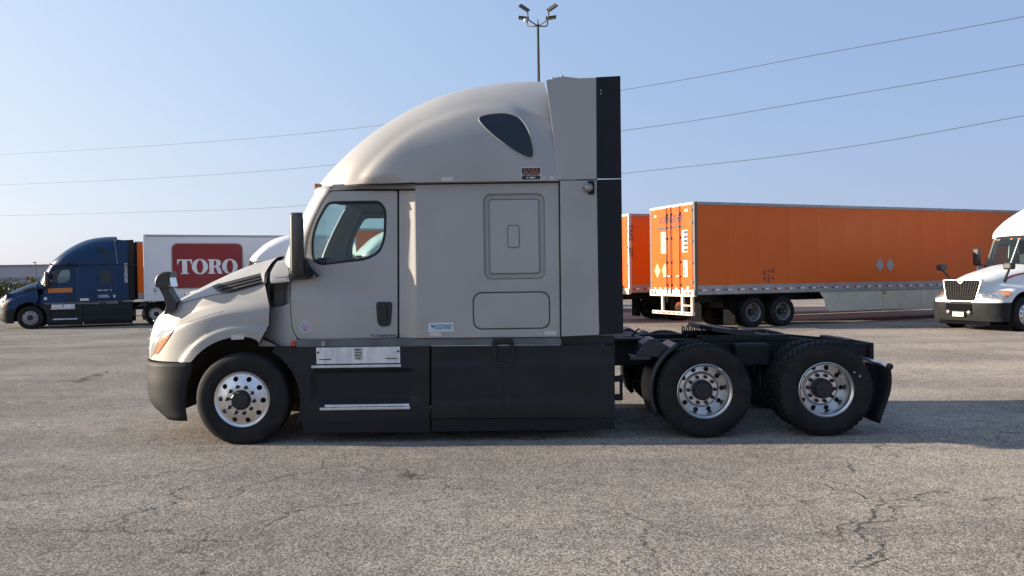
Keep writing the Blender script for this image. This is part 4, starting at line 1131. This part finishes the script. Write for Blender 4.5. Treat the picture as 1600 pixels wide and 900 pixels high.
def build_trailer(root, skin, kind, vis):
    """vis: -1 or 1, the flank the yard camera looks at"""
    side = MB().prism([(0.03, TB + .30), (TL - .05, TB + .30), (TL - .05, TH - .10), (0.03, TH - .10)], -TW + .012, TW - .012).build('box_body', skin, root)
    # riveted side sheets, each its own panel, with a hairline joint
    n = 13; L = (TL - .16) / n
    me = MB().box(0, L - .004, -.004, .004, TB + .30, TH - .11).mesh('side_sheet', skin)
    for k in range(n):
        for s in (-1, 1):
            if s == vis: link('side_sheet', me, root, (.09 + k * L, s * (TW - .007), 0))
    MB().box(-.01, TL, -TW - .012, TW + .012, TH - .10, TH).build('top_rail', 'rail_metal' if kind != 'toro' else 'trailer_rail', root, bevel=.012)
    for s in (-1, 1):
        y0, y1 = sorted((s * (TW + .014), s * (TW - .05)))
        MB().box(.0, TL - .05, y0, y1, TB, TB + .30).build('bottom_rail', 'rail_metal' if kind != 'toro' else 'trailer_white', root, bevel=.006)
        y0, y1 = sorted((s * (TW + .02), s * (TW - .10)))
        MB().box(-.015, .10, y0, y1, TB - .02, TH - .01).build('corner_post', 'corner_metal' if kind == 'orange' else 'post_white', root, bevel=.012)
        MB().box(TL - .10, TL + .01, y0, y1, TB, TH - .005).build('front_post', 'rail_metal' if kind != 'toro' else 'trailer_white', root, bevel=.02)
    MB().box(TL - .05, TL, -TW + .1, TW - .1, TB, TH - .1).build('front_wall', skin, root)
    MB().box(.1, TL - .1, -TW + .06, TW - .06, TB - .03, TB + .10).build('floor', 'chassis', root)
    for s in (-1, 1): MB().box(.1, 9.0, s * .5 - .05, s * .5 + .05, TB - .28, TB - .03).build('slider_rail', 'chassis', root)
    # tape along the flank
    if kind != 'toro':
        mb = MB(); mb.box(0, .14, -.002, .002, -.024, .024); mb.cur = 1; mb.box(.141, .30, -.002, .002, -.024, .024)
        tp = mb.mesh('reflective_tape', ['tape_red', 'tape_white'])
        for k in range(31):
            o = link('reflective_tape', tp, root, (.12 + k * .50, vis * (TW + .017), TB + .15))
    # doors
    for s in (-1, 1):
        y0, y1 = sorted((s * .006, s * (TW - .09)))
        d = MB().box(-.035, .02, y0, y1, TB + .17, TH - .09).build('door', 'orange_sunlit' if kind != 'toro' else 'trailer_white', root, bevel=.008)
        for z in (1.55, 2.15, 2.85, 3.45, 3.85):
            MB().box(-.05, -.005, s * (TW - .13) - .07, s * (TW - .13) + .09 * s if s > 0 else s * (TW - .13) + .07, z - .035, z + .035).build('hinge', 'corner_metal', d, bevel=.01)
    MB().box(-.05, .05, -TW, TW, TB - .06, TB + .16).build('rear_sill', 'door_frame', root, bevel=.008)
    MB().box(-.04, .05, -TW + .05, TW - .05, TH - .09, TH - .02).build('rear_header', 'door_frame', root, bevel=.006)
    if kind == 'orange':
        Y = lambda f: -TW * (2 * f - 1) * -1 * -vis * -1                            # door fraction, 0 at the image-left edge
        Yf = lambda f: (1 - 2 * f) * (TW - .03) * (1 if vis < 0 else -1)
        for f in (.42, .52, .72):
            r_ = MB().tube([(-.07, Yf(f), TB + .02), (-.07, Yf(f), TH - .06)], .017, 8).build('lock_rod', 'rod_dark', root, True)
            for z in (1.45, 2.2, 3.0, 3.8): MB().box(-.085, -.03, Yf(f) - .04, Yf(f) + .04, z - .03, z + .03).build('rod_bracket', 'rod_dark', r_)
            MB().box(-.10, -.07, Yf(f) - .01, Yf(f) + .18, 1.72, 1.76).build('lock_handle', 'rail_metal', r_)
        rotz = rad(-90)
        def on_door(o, f, z, dx=0): o.location = (-.042 - dx, Yf(f), z); o.rotation_euler = (0, 0, rotz); return o
        on_door(link('lettering', text_mesh('SCHNEIDER', .34, 'decal_ink', shear=.25, xscale=.80, bold=.007), root), .50, 3.62)
        on_door(MB().box(-.80, .80, -.002, .002, -.03, .03).build('stripe', 'decal_ink', root), .49, 3.36)
        for f, nn, w_ in ((.335, 4, .13), (.82, 5, .10)):
            on_door(MB().box(-.15, .15, -.001, .001, -.36, .36).build('number_plate', 'decal_cream2', root), f, 2.87)
            for k in range(nn):
                z = 3.15 - k * .56 / (nn - 1) * (1.0)
                if nn == 4: q = MB().prism(circle(0, 0, .08, 4, math.pi / 4), -.002, .002)
                else: q = MB().box(-.09, .09, -.002, .002, -.045, .045)
                on_door(q.build('number_print', 'decal_ink', root), f + .02, z, .003)
                if nn == 4: on_door(MB().box(-.028, .028, -.002, .002, -.028, .028).build('number_print', 'decal_cream2', root), f + .02, z, .006)
        for f in (.19, .37): on_door(MB().prism([(-.19, 0), (0, -.25), (.19, 0), (0, .25)], -.002, .002).build('placard', 'placard_cream', root), f - .01, 1.93)
        on_door(MB().box(-.11, .11, -.002, .002, -.27, .27).build('notice', 'decal_cream2', root), .83, 1.98)
        for dz, w_ in ((.02, .05), (-.14, .05)): on_door(MB().box(-.07, -.01, -.002, .002, -w_, w_).build('notice_print', 'decal_ink', root), .83, 1.95 + dz, .004)
        on_door(MB().box(-.06, .06, -.002, .002, -.04, .04).build('notice', 'decal_cream2', root), .14, 3.80)
        on_door(MB().box(-.08, .08, -.002, .002, -.04, .04).build('notice', 'decal_cream2', root), .86, 3.86)
        on_door(MB().box(-.06, .06, -.002, .002, -.03, .03).build('notice', 'decal_cream2', root), .88, 1.37)
        for k in range(7):
            on_door(MB().box(-.07, .07, -.002, .002, -.02, .02).build('reflective_tape', 'tape_white', root), .12 + k * .125, 1.33)
        # tail lamps
        for f in (.10, .90):
            for k in (-.09, 0, .09):
                o = MB().box(-.012, .0, -.035, .035, -.045, .045).build('tail_lamp', 'marker_red' if k else 'tape_white', root, bevel=.005); o.location = (-.055, Yf(f) + k, TB + .05)
        # underride guard
        for f in (.27, .73): MB().box(-.02, .06, Yf(f) - .05, Yf(f) + .05, .56, TB - .05).build('guard_upright', 'door_frame', root, bevel=.008)
        MB().box(-.02, .06, Yf(.94) - .04, Yf(.94) + .04, .56, TB - .05).build('guard_upright', 'door_frame', root, bevel=.008)
        MB().box(-.02, .05, min(Yf(.73), Yf(.94)), max(Yf(.73), Yf(.94)), .76, .80).build('guard_rail', 'door_frame', root)
        gb = MB().box(-.04, .07, -TW + .12, TW - .12, .46, .57).build('underride_bar', 'door_frame', root, bevel=.008)
        for k in range(8):
            o = MB().box(-.003, .003, -.08, .08, -.03, .03).build('reflective_tape', 'tape_pink', root); o.location = (-.046, -1.05 + k * .30, .515)
        # flank marks: two hazard placards, a code, faded lettering
        for k, x in enumerate((7.87, 8.36)):
            o = MB().prism([(-.2, 0), (0, -.25), (.2, 0), (0, .25)], -.003, .003).build('placard', 'placard_grey', root)
            o.location = (x, vis * (TW + .003), 2.03)
        for k, dx in enumerate((0, .17, .34)):
            o = tag(link('print_line', print_line(.46 if k else .36, .10, 'decal_wine', 30 + k), root, (2.75 + dx, vis * (TW + .004), 1.72)), kind='stuff'); o.rotation_euler = (0, rad(90), 0)
        # skirt
        y0, y1 = sorted((vis * (TW - .02), vis * (TW - .04)))
        sk = MB().prism(round_poly([(5.55, .44), (14.2, .50), (14.2, TB), (5.1, TB), (5.35, .85), (5.4, .55)], .12), y0, y1).build('side_skirt', 'skirt_white', root)
        for x in (8.0, 9.9, 11.8):
            MB().box(x - .006, x + .006, vis * (TW - .017) - .002, vis * (TW - .017) + .002, .5, TB - .01).build('skirt_joint', 'rail_metal', sk)
        o = MB().tube([(8.1, vis * (TW + .0), TB - .08), (8.1, vis * (TW + .03), TB - .08)], .06, 14).build('marker_lamp', 'amber', root, True)
        MB().tube([(8.1, vis * (TW + .03), TB - .08), (8.1, vis * (TW + .04), TB - .08)], .025, 10).build('lamp_bulb', 'tape_white', o, True)
    if kind == 'toro':
        y = vis * (TW + .0)
        x0, x1 = TL - 1.17 - 3.0, TL - 1.17
        pl = MB().prism(rrect(x0, 1.69, x1, 3.70, .28, 8), -.004, .004).build('sign_field', 'sign_red', root); pl.location = (0, y, 0)
        o = MB().prism(rrect(x0 - .05, 1.64, x1 + .05, 3.75, .32, 8), -.002, .002).build('sign_border', 'decal_grey', root); o.location = (0, y, 0)
        slab_letters(root, (x0 + x1) / 2, y + vis * .007, 2.66, .66, 'sign_white', vis)
        o = MB().box(-.09, .09, -.002, .002, -.09, .09).build('notice', 'decal_grey', root); o.location = (TL - .45, y, 1.62)
        o = MB().prism(circle(0, 0, .05, 14), -.003, .003).build('notice', 'decal_ink', root); o.location = (TL - .45, y, 1.42)
    # running gear
    for x in (2.37, 3.60):
        MB().tube([(x, -.95, .5), (x, .95, .5)], .07, 10).build('axle', 'chassis', root, True)
        for s in (-1, 1):
            wheel(root, x, s * 1.07, .50, 'moon' if kind == 'second' else 'trailer', x)
            wheel(root, x, s * .74, .50, 'trailer', 0, True)
    MB().box(1.9, 4.3, -.55, .55, .62, .86).build('bogie', 'chassis', root, bevel=.03)
    for s in (-1, 1):
        MB().box(1.60, 1.63, s * .92 - .31, s * .92 + .31, .12, TB - .06).build('mud_flap', 'matte_black', root)
        MB().box(12.9, 13.05, s * .55 - .06, s * .55 + .06, .25, TB).build('landing_leg', 'chassis', root)
        MB().box(12.82, 13.13, s * .55 - .12, s * .55 + .12, .20, .25).build('landing_foot', 'chassis', root)

mat('rod_dark', (0.03, 0.022, 0.018), 0.6)
mat('trailer_rail', (0.33, 0.34, 0.36), 0.5, 0.3)
mat('post_white', (0.50, 0.49, 0.46), 0.5, 0.1)
mat('decal_ink', (0.035, 0.03, 0.05), 0.5)
mat('decal_cream2', (0.72, 0.66, 0.52), 0.5)
mat('placard_cream', (0.74, 0.42, 0.20), 0.5)
mat('placard_grey', (0.34, 0.30, 0.30), 0.5)
mat('decal_wine', (0.16, 0.03, 0.04), 0.5)
mat('tape_pink', (0.55, 0.10, 0.08), 0.4)

GRP = 'box trailers parked behind the silver truck'
A0 = Vector((5.84, 25.1, 0)) + AY_ * TW
tr = empty('box_trailer', A0, LOT); tag(tr, 'long orange box trailer at right with lit rear doors and grey side skirt', 'trailer', GRP)
build_trailer(tr, 'orange', 'orange', -1)
B0 = Vector((4.42, 29.6, 0)) + AY_ * TW
tr = empty('box_trailer', B0, LOT); tag(tr, 'orange box trailer with domed wheel cover, half hidden behind the silver truck', 'trailer', GRP)
build_trailer(tr, 'orange', 'second', -1)
for t_, z_ in (('TAPZ', 3.38), ('207', 2.66)):
    lt = link('lettering', text_mesh(t_, .26, 'decal_ink'), tr, (.05, -TW - .025, z_)); lt.rotation_euler = (0, rad(90), 0)
C0 = Vector((-16.4, 35.1, -0.20)) + AY_ * TW + AX_ * TL
tr = empty('box_trailer', C0, LOT + math.pi); tag(tr, 'white box trailer with a big red and white name sign', 'trailer', GRP)
build_trailer(tr, 'trailer_white', 'toro', 1)
D0 = Vector((-19.6, 41.0, -0.20)) + AY_ * TW + AX_ * TL
tr = empty('box_trailer', D0, LOT + math.pi); tag(tr, 'orange box trailer, only an edge showing between blue cab and white trailer', 'trailer', GRP)
build_trailer(tr, 'orange', 'second', 1)
E0 = Vector((-6.9, 33.6, -0.15)) + AY_ * TW
tr = empty('box_trailer', E0, LOT); tag(tr, 'orange trailer glimpsed through the silver cab door window', 'trailer', GRP)
build_trailer(tr, 'orange', 'second', -1)

# ---- white conventional tractors (x = 0 at the steer axle, nose towards -x)
def build_white(root):
    HT = smooth_tab([(-1.16, .86), (-1.15, 1.10), (-1.12, 1.36), (-1.05, 1.50), (-.85, 1.59), (-.4, 1.71), (.2, 1.83), (.95, 1.97), (1.4, 2.0)])
    zb = .84
    def Wn(x, z):
        z1 = interp(HT, x); t = min(1, max(0, (-.55 - x) / .62)); w0 = 1.15 * max(0, 1 - t ** 3.4) ** (1 / 2.4)
        # fenders carry the width low down, the bonnet proper is narrow on top
        zf = lerp(1.02, 1.28, ss(-1.1, -.3, x)) + .05 * ss(0, 1, x)
        top = min(w0, lerp(.56, .98, ss(-1.1, 1.0, x)))
        q = min(1, max(0, (z - zf) / max(.02, z1 - zf)))
        shoulder = lerp(w0, top, ss(-.12, .14, z - zf))
        return shoulder * max(0, 1 - q ** 3.4) ** (1 / 2.6)
    secs = []
    for i in range(57):
        u = i / 56; x = -1.16 + 2.12 * u ** 1.4; z1 = interp(HT, x); b = zb
        if abs(x) < .66: b = max(b, .5 + math.sqrt(.66 ** 2 - x * x))
        b = min(b, z1 - .005); half = []
        for k in range(33):
            z = b + (z1 - b) * math.sin(k / 32 * math.pi / 2) ** .9
            half.append((x, -(Wn(x, z) if k < 32 else 0), z))
        secs.append(half + [(a, -y, c) for a, y, c in half[-2::-1]])
    hood = MB().grid(secs[::-1]).build('hood', 'white_paint', root); auto(hood, 55)
    xg = -1.175
    gr = MB().prism_yz if False else None
    def face_y(poly, x0, x1, name, m, parent, bev=0):
        mb = MB(); n = len(poly); mb.v = [(x0 + (z - .85) * .10, y, z) for y, z in poly] + [(x1 + (z - .85) * .10, y, z) for y, z in poly]
        mb.face([i for i in range(n)][::-1]); mb.face([n + i for i in range(n)])
        for i in range(n): j = (i + 1) % n; mb.face([i, j, n + j, n + i])
        return mb.build(name, m, parent, bevel=bev)
    gp = round_poly([(-.46, .90), (.46, .90), (.60, 1.50), (-.60, 1.50)], .06, 3)
    gf = face_y([(y * 1.07, (z - 1.2) * 1.07 + 1.2) for y, z in gp], xg - .01, xg + .10, 'grille_surround', 'alloy', root, .01)
    gi = face_y(gp, xg - .025, xg - .005, 'grille', 'matte_black', root)
    for k in range(9):
        z = .96 + k * .06; hw = lerp(.45, .585, (z - .90) / .6)
        MB().tube([(xg - .03 + (z - .85) * .1, -hw, z), (xg - .03 + (z - .85) * .1, hw, z)], .006, 6).build('grille_bar', 'grille_mid', gi)
    for k in range(13):
        y = -.48 + k * .08
        MB().tube([(xg - .028 + .006, y * .86, .92), (xg - .028 + .064, y * 1.1, 1.49)], .005, 6).build('grille_bar', 'grille_mid', gi)
    e = MB().prism([(-.10, 0), (0, -.08), (.10, 0), (0, .08)], -.01, .01).build('emblem', 'alloy', root); e.rotation_euler = (0, 0, rad(-90)); e.location = (xg + .0, 0, 1.47)
    e = MB().prism([(-.06, 0), (0, -.05), (.06, 0), (0, .05)], -.004, .004).build('emblem', 'amber', root); e.rotation_euler = (0, 0, rad(-90)); e.location = (xg - .014, 0, 1.47)
    for s in (-1, 1):
        # headlights wrap the corner
        out = round_poly([(-1.12, .98), (-.96, .93), (-.72, 1.0), (-.50, 1.18), (-.62, 1.20), (-.90, 1.14), (-1.10, 1.08)], .05)
        h = panel('headlight', out, Wn, 'lens_dark', root, .03, off=.012, thick=.02, side=s)
        o2 = round_poly([(-.70, 1.03), (-.53, 1.165), (-.62, 1.175), (-.76, 1.12)], .02)
        panel('turn_signal', o2, Wn, 'amber', h, .03, off=.018, thick=.01, side=s)
        panel('headlight_bowl', circle(-.93, 1.04, .045, 14), Wn, 'alloy', h, .03, off=.018, thick=.008, side=s)
    # bumper by levels
    lv = []
    for i in range(9):
        z = lerp(.845, .30, i / 8); xa = lerp(-.60, -.66, i / 8); xf = lerp(-1.26, -1.16, (i / 8) ** 2); cv = []
        for k in range(21):
            th = k / 20 * math.pi / 2
            cv.append((xa - (xa - xf) * math.sin(th) ** .75, -1.17 * max(0, math.cos(th)) ** .62, z))
        lv.append(cv + [(a, -b, c) for a, b, c in cv[-2::-1]])
    bm = MB().grid(lv).build('bumper', 'bumper_dark', root); auto(bm, 50)
    MB().box(-1.275, -1.2, -.42, .42, .60, .80).build('bumper_intake', 'matte_black', root, bevel=.02)
    MB().box(-1.29, -1.26, -.18, .18, .43, .56).build('licence_plate', 'plate', root)
    for s in (-1, 1): MB().tube([(-1.2, s * .34, .56), (-1.285, s * .34, .56)], .055, 12).build('fog_lamp', 'lens', root, True)
    MB().box(-1.05, .8, -.85, .85, .18, .30).build('air_dam', 'matte_black', root, bevel=.04)
    # cab: windscreen and pillars by levels
    def front(th, z):
        t = (z - 1.9) / .85; xa = lerp(1.40, 1.68, t); xf = lerp(.98, 1.42, t); w = lerp(1.10, 1.02, t)
        return (xa - (xa - xf) * math.sin(th), -w * max(0, math.cos(th)) ** .7, z)
    ws = []; pl = {-1: [], 1: []}; T1 = rad(24)
    for i in range(15):
        z = lerp(1.88, 2.74, i / 14)
        a = [front(T1 * k / 5, z) for k in range(6)]; pl[-1].append(a); pl[1].append([(x, -y, q) for x, y, q in a])
        b = [front(lerp(T1, math.pi / 2, k / 12), z) for k in range(13)]; ws.append(b + [(x, -y, q) for x, y, q in b[-2::-1]])
    for s in (-1, 1): o = MB().grid(pl[s] if s > 0 else [r[::-1] for r in pl[s]]).build('pillar', 'white_paint', root, True)
    wsh = MB().grid([r[::-1] for r in ws[1:]]).build('windscreen', 'glass_shield', root, True)
    p0, p1 = front(math.pi / 2, 1.92), front(math.pi / 2, 2.72)
    MB().tube([(p0[0] - .012, 0, p0[2]), (p1[0] - .012, 0, p1[2])], .018, 6).build('windscreen_divider', 'white_paint', root)
    MB().tube([(p0[0] - .03, -.02, 1.95), (p0[0] + .10, -.62, 2.02)], .012, 6).build('wiper', 'black', root)
    # cab flanks with window hole
    Wc = lambda x, z: 1.12 - .06 * max(0, z - 1.9) / .8
    wo = round_poly([(1.62, 1.98), (2.42, 1.92), (2.42, 2.62), (1.86, 2.62)], .08)
    for s in (-1, 1):
        c = panel('cab_side', [(1.0, .95), (4.6, .95), (4.6, 2.75), (1.70, 2.75), (1.42, 1.95), (1.0, 1.90)], Wc, 'white_paint', root, .12, [wo], (), 0, .03, s)
        panel('window', wo, Wc, 'glass_clear', c, .3, off=-.02, thick=0, side=s)
        strip('window_seal', wo, Wc, 'seal', c, .04, .003, True, s)
        strip('door_seal', [(1.45, 1.05), (1.45, 1.95), (1.72, 2.68), (2.55, 2.68), (2.55, 1.05)], Wc, 'seal', c, .014, .003, True, s)
        ym = s * 1.38
        m = MB().box(1.28, 1.42, min(ym - .11, ym + .11), max(ym - .11, ym + .11), 1.95, 2.50).build('mirror', 'mirror_black', root, bevel=.04)
        MB().tube([(1.36, s * 1.08, 1.92), (1.36, s * 1.40, 2.0)], .03, 8).build('mirror_arm', 'mirror_black', m)
        yb = s * .86
        hm = MB().tube([(-.45, yb, 1.45), (-.50, yb * 1.10, 1.62), (-.56, yb * 1.24, 1.78), (-.60, yb * 1.28, 1.84)], [.05, .035, .03, .03], 10).build('hood_mirror', 'mirror_black', root, True)
        MB().box(-.70, -.48, min(yb * 1.28 - .13, yb * 1.28 + .13), max(yb * 1.28 - .13, yb * 1.28 + .13), 1.80, 2.0).build('mirror_head', 'mirror_black', hm, bevel=.05)
        # red sweep on the hood flank
        ln = [tuple(p) for p in catmull([(-.25, 1.50), (.1, 1.62), (.5, 1.69), (.95, 1.71)], 6)]
        strip('stripe', ln, Wn, 'red_trim', hood, .05, .004, side=s)
        panel('stripe', round_poly([(.42, 1.45), (.95, 1.40), (.95, 1.58), (.55, 1.60)], .06), Wn, 'red_trim', hood, .06, off=.004, thick=.003, side=s)
        MB().box(4.6, 4.95, min(s * 1.08, s * 1.12), max(s * 1.08, s * 1.12), 1.0, 3.9).build('side_extender', 'white_paint', root)
        panel('chassis_fairing', [(.70, .30), (4.7, .30), (4.7, .95), (.95, .95), (.80, .7)], Wflat(1.17), 'white_paint', root, .3, thick=.03, side=s)
        rows = [[(.69 * math.cos(a), s * y, .5 + .69 * math.sin(a)) for a in [rad(-8 + 196 * k / 20) for k in range(21)]] for y in (1.13, .5)]
        rows.append([(0, s * .5, .5)] * 21)
        MB().grid(rows).build('arch_liner', 'black', root, True)
    MB().box(1.2, 2.6, -1.0, 1.0, 1.0, 1.1).build('cab_floor', 'interior', root)
    MB().box(2.9, 2.95, -1.05, 1.05, 1.0, 2.75).build('bunk_wall', 'interior', root)
    MB().box(1.15, 1.5, -1.0, 1.0, 1.1, 1.92).build('dashboard', 'dash', root, bevel=.05)
    for y in (-.6, .6):
        st = MB().box(1.85, 2.30, y - .25, y + .25, 1.40, 1.52).build('seat', 'dash', root, bevel=.05)
        MB().box(2.25, 2.38, y - .25, y + .25, 1.5, 2.3).build('seat_back', 'interior', st, bevel=.06)
    # roof: header with marker lights, then the tall air fairing with its rounded brow
    RT = smooth_tab([(1.46, 2.86), (1.50, 2.98), (1.60, 3.12), (1.82, 3.34), (2.1, 3.58), (2.6, 3.84), (3.2, 3.98), (4.0, 4.03), (4.65, 4.02)])
    secs = []
    for i in range(41):
        u = i / 40; x = 1.46 + 3.16 * u ** 1.5; z1 = interp(RT, x); t = max(0, (2.0 - x) / .66); w = lerp(1.13, 1.13, u) * max(0, 1 - t ** 3) ** (1 / 2.5); half = []
        for k in range(25):
            q = math.sin(k / 24 * math.pi / 2) ** .9; z = 2.80 + (max(z1, 2.805) - 2.80) * q
            half.append((x, -(w * max(0, 1 - q ** 3.6) ** (1 / 2.4) if k < 24 else 0), z))
        half.insert(0, (half[0][0] + .10, half[0][1] * .9, 2.72))
        secs.append(half + [(a, -y, c) for a, y, c in half[-2::-1]])
    rf = MB().grid(secs[::-1]).build('roof_fairing', 'white_paint', root); auto(rf, 55)
    strip('brow_line', [(1.62, 2.95), (1.70, 3.14), (1.85, 3.3), (2.2, 3.42)], lambda x, z: 1.13 * max(0, 1 - max(0, (2.0 - x) / .66) ** 3) ** .4 * max(0, 1 - min(1, max(0, (z - 2.78) / (interp(RT, x) - 2.78))) ** 3.6) ** (1 / 2.4), 'decal_grey', rf, .035, .004)
    for y in (-.7, -.25, 0, .25, .7):
        MB().tube([(1.42 + .10 * abs(y) ** 2, y - .05, 2.755), (1.42 + .10 * abs(y) ** 2, y + .05, 2.755)], .022, 8).build('marker_light', 'amber', root, True)
    # chassis
    MB().box(-.9, .9, -.45, .45, .5, 1.2).build('engine', 'chassis', root, bevel=.1)
    for s in (-1, 1):
        MB().box(-.9, 7.6, s * .43 - .04, s * .43 + .04, .74, 1.02).build('frame_rail', 'chassis', root)
        wheel(root, 0, s * 1.06, .495, 'steer', .3)
        for x in (5.0, 6.3): wheel(root, x, s * 1.06, .505, 'drive', x); wheel(root, x, s * .73, .505, 'drive', 0, True)
    for x in (0, 5.0, 6.3): MB().tube([(x, -1, .5), (x, 1, .5)], .07, 10).build('axle', 'chassis', root, True)
    MB().box(1.0, 4.6, -1.05, 1.05, .4, 1.0).build('fuel_tanks', 'chassis', root, bevel=.1)
mat('lens_dark', (0.17, 0.17, 0.18), 0.15, 0.2, (0.30, 0.30, 0.30), 14, coat=0.4)
mat('grille_mid', (0.016, 0.016, 0.015), 0.5, 0.0)
mat('bumper_dark', (0.014, 0.015, 0.017), 0.6, 0.0, (0.020, 0.021, 0.023), 4, spec=0.15)
GRW = 'white sleeper tractors in the yard'
w1 = empty('semi_truck', (14.45, 23.9, 0), LOT); tag(w1, 'white conventional tractor with black mesh grille at the right edge', 'semi truck', GRW)
build_white(w1)
w2 = copy_tree(w1)
for ch in list(w2.children):
    if ch.name.startswith('hood_mirror'):
        for g_ in list(ch.children): bpy.data.objects.remove(g_)
        bpy.data.objects.remove(ch)
w2.location = (-12.65, 33.5, -0.20); tag(w2, 'white truck roof showing over the hood, just behind the door mirror', 'semi truck', GRW)
w3 = copy_tree(w2); w3.location = (-7.35, 30.2, -0.15); tag(w3, 'white truck seen only through the silver cab door window', 'semi truck', GRW)

# ------------------------------------------------------------------ lamp mast, wires, distant things
def lamp_mast():
    D = 40.0; s = FPX / D
    x = (841 - 800 + 5) / s; top = CAMZ + (433 - 40) / s
    r = empty('lamp_mast', (x, D, 0)); tag(r, 'tall dark mast with four floodlight heads above the silver truck', 'lamp post')
    MB().tube([(0, 0, 0), (0, 0, top)], [.13, .06], 12).build('pole', 'lamp_pole', r, True)
    MB().box(-.35, .35, -.35, .35, 0, .5).build('footing', 'warehouse', r, bevel=.03)
    for sx, sy, face in ((-1, -1, 0), (1, -1, 0), (-1, 1, 1), (1, 1, 1)):
        ex, ey = sx * .52, sy * .55
        arm = MB().tube([(0, 0, top - .1), (ex * .55, ey * .55, top - .02), (ex * .92, ey * .92, top + .05), (ex, ey, top + .18), (ex, ey, top + .42)], .032, 8).build('arm', 'lamp_pole', r, True)
        a = rad(34)
        mt = Matrix.Translation((ex + sx * .18, ey - (.12 if sy < 0 else -.12), top + .58 - (.06 if sy > 0 else 0))) @ Matrix.Rotation(-sx * (a if sy < 0 else rad(8)), 4, 'Y') @ Matrix.Rotation(rad(38) if sy < 0 else rad(-3), 4, 'X')
        h = MB().box(-.27, .27, -.17, .17, -.03, .05, mt).build('lamp_head', 'lamp_pole', r, bevel=.01)
        MB().box(-.23, .23, -.14, .14, -.042, -.032, mt).build('lamp_panel', 'led', h)
    MB().tube([(-.62, .30, top + .22), (-.62, .30, top + .36)], .09, 10).build('sensor', 'tape_white', r, True)
    MB().tube([(0, 0, top - .1), (0, 0, top + .22)], .03, 8).build('finial', 'lamp_pole', r)
lamp_mast()

def wires():
    L = [([(1600, 27), (1290, 84), (970, 142), (590, 197), (300, 224), (0, 242)], 'upper'), ([(1600, 101), (1290, 155), (970, 205), (520, 258), (270, 277), (0, 289)], 'middle'),
         ([(1600, 181), (1290, 235), (975, 271), (480, 321), (240, 331), (0, 337)], 'lowest')]
    for pts, nm in L:
        P3 = []
        for px, py in pts:
            dx, dy = px - 800, py - 450
            X, Y = dx * math.cos(ROLL) - dy * math.sin(ROLL), dx * math.sin(ROLL) + dy * math.cos(ROLL)
            D = 1.0 / lerp(1 / 120.0, 1 / 46.0, px / 1600.0)
            P3.append(Vector((X * D / FPX, D, CAMZ - (Y + 17) * D / FPX)))
        a, b = P3[0] + (P3[0] - P3[1]) * 1.2, P3[-1] + (P3[-1] - P3[-2]) * .9
        P3 = [a + Vector((0, 0, .3))] + P3 + [b + Vector((0, 0, .4))]
        o = MB().tube(catmull(P3, 10), .019, 6).build('power_line', 'wire', None, True)
        tag(o, '%s of the three overhead wires crossing the sky' % nm, 'wire', 'overhead wires')
wires()

def warehouse():
    r = empty('warehouse', (-135, 205, -.2)); tag(r, 'low pale grey warehouse on the horizon at far left', 'building')
    MB().box(-75, 75, 0, 40, 0, 6.6).build('wall', 'warehouse', r)
    MB().box(-75.3, 75.3, -.3, 40.3, 6.6, 7.0).build('roof', 'warehouse_trim', r)
    MB().box(-75.1, 75.1, -.2, -.01, 3.1, 3.7).build('wall_band', 'warehouse_trim', r)
    me = MB().box(-1.8, 1.8, -.25, -.02, 0, 3.0).mesh('dock_door', 'warehouse_trim')
    for k in range(18): link('dock_door', me, r, (-70 + k * 8, 0, 0))
    MB().box(20, 26, 8, 12, 7.0, 7.9).build('roof_unit', 'warehouse_trim', r)
warehouse()

def shrub(name, loc, w, h, m, label, cat, n, trunk, seed):
    rnd = random.Random(seed); r = empty(name, loc); tag(r, label, cat)
    mb = MB(); mb.tube([(0, 0, 0), (.03, .02, trunk), (.0, .0, h * .7)], [.07, .05, .02], 8)
    for k in range(7):
        a = rnd.uniform(0, 6.28); q = rnd.uniform(.2, .7)
        mb.tube([(0, 0, trunk * .7), (math.cos(a) * w * .25, math.sin(a) * w * .25, h * q), (math.cos(a) * w * .45, math.sin(a) * w * .45, h * (q + .2))], [.04, .025, .01], 6)
    mb.build('trunk', 'bark', r)
    cl = [(rnd.uniform(-.75, .75) * w, rnd.uniform(-.5, .5) * w, rnd.uniform(.25, .85) * h, rnd.uniform(.22, .42) * min(w, h)) for _ in range(26)]
    mb = MB()
    for _ in range(n):
        cx, cy, cz, cr = rnd.choice(cl)
        d = Vector((rnd.gauss(0, 1), rnd.gauss(0, 1), rnd.gauss(0, 1))).normalized() * cr * rnd.uniform(.4, 1.05)
        p = Vector((cx, cy, max(.05, cz))) + d; p.z = max(.04, p.z)
        u = Vector((rnd.gauss(0, 1), rnd.gauss(0, 1), rnd.gauss(0, 1))).normalized(); v = u.orthogonal().normalized(); sz = rnd.uniform(.03, .075)
        b = len(mb.v); mb.v += [tuple(p - u * sz), tuple(p + v * sz * .55), tuple(p + u * sz), tuple(p - v * sz * .55)]; mb.face([b, b + 1, b + 2, b + 3])
    tag(mb.build('crown', m, r), kind='stuff')
shrub('bush', (-29.9, 47, -.2), 1.35, 2.15, 'leaf', 'rounded olive green bush beyond the blue truck nose', 'bush', 9000, .5, 1)
shrub('bush', (-28.4, 47.5, -.2), .9, 1.5, 'leaf', 'smaller low bush to the right of the rounded olive one', 'bush', 5000, .3, 2)
shrub('young_tree', (-35.4, 58, -.2), .38, 2.9, 'leaf_gold', 'slender golden young tree before the warehouse at far left', 'tree', 2500, 1.2, 3)
r = empty('street_light', (-36.3, 60, -.2)); tag(r, 'thin grey light pole before the warehouse at far left', 'lamp post')
MB().tube([(0, 0, 0), (0, 0, 3.6)], .035, 8).build('pole', 'lamp_pole', r); MB().box(-.12, .05, -.06, .06, 3.58, 3.64).build('lamp_head', 'lamp_pole', r)
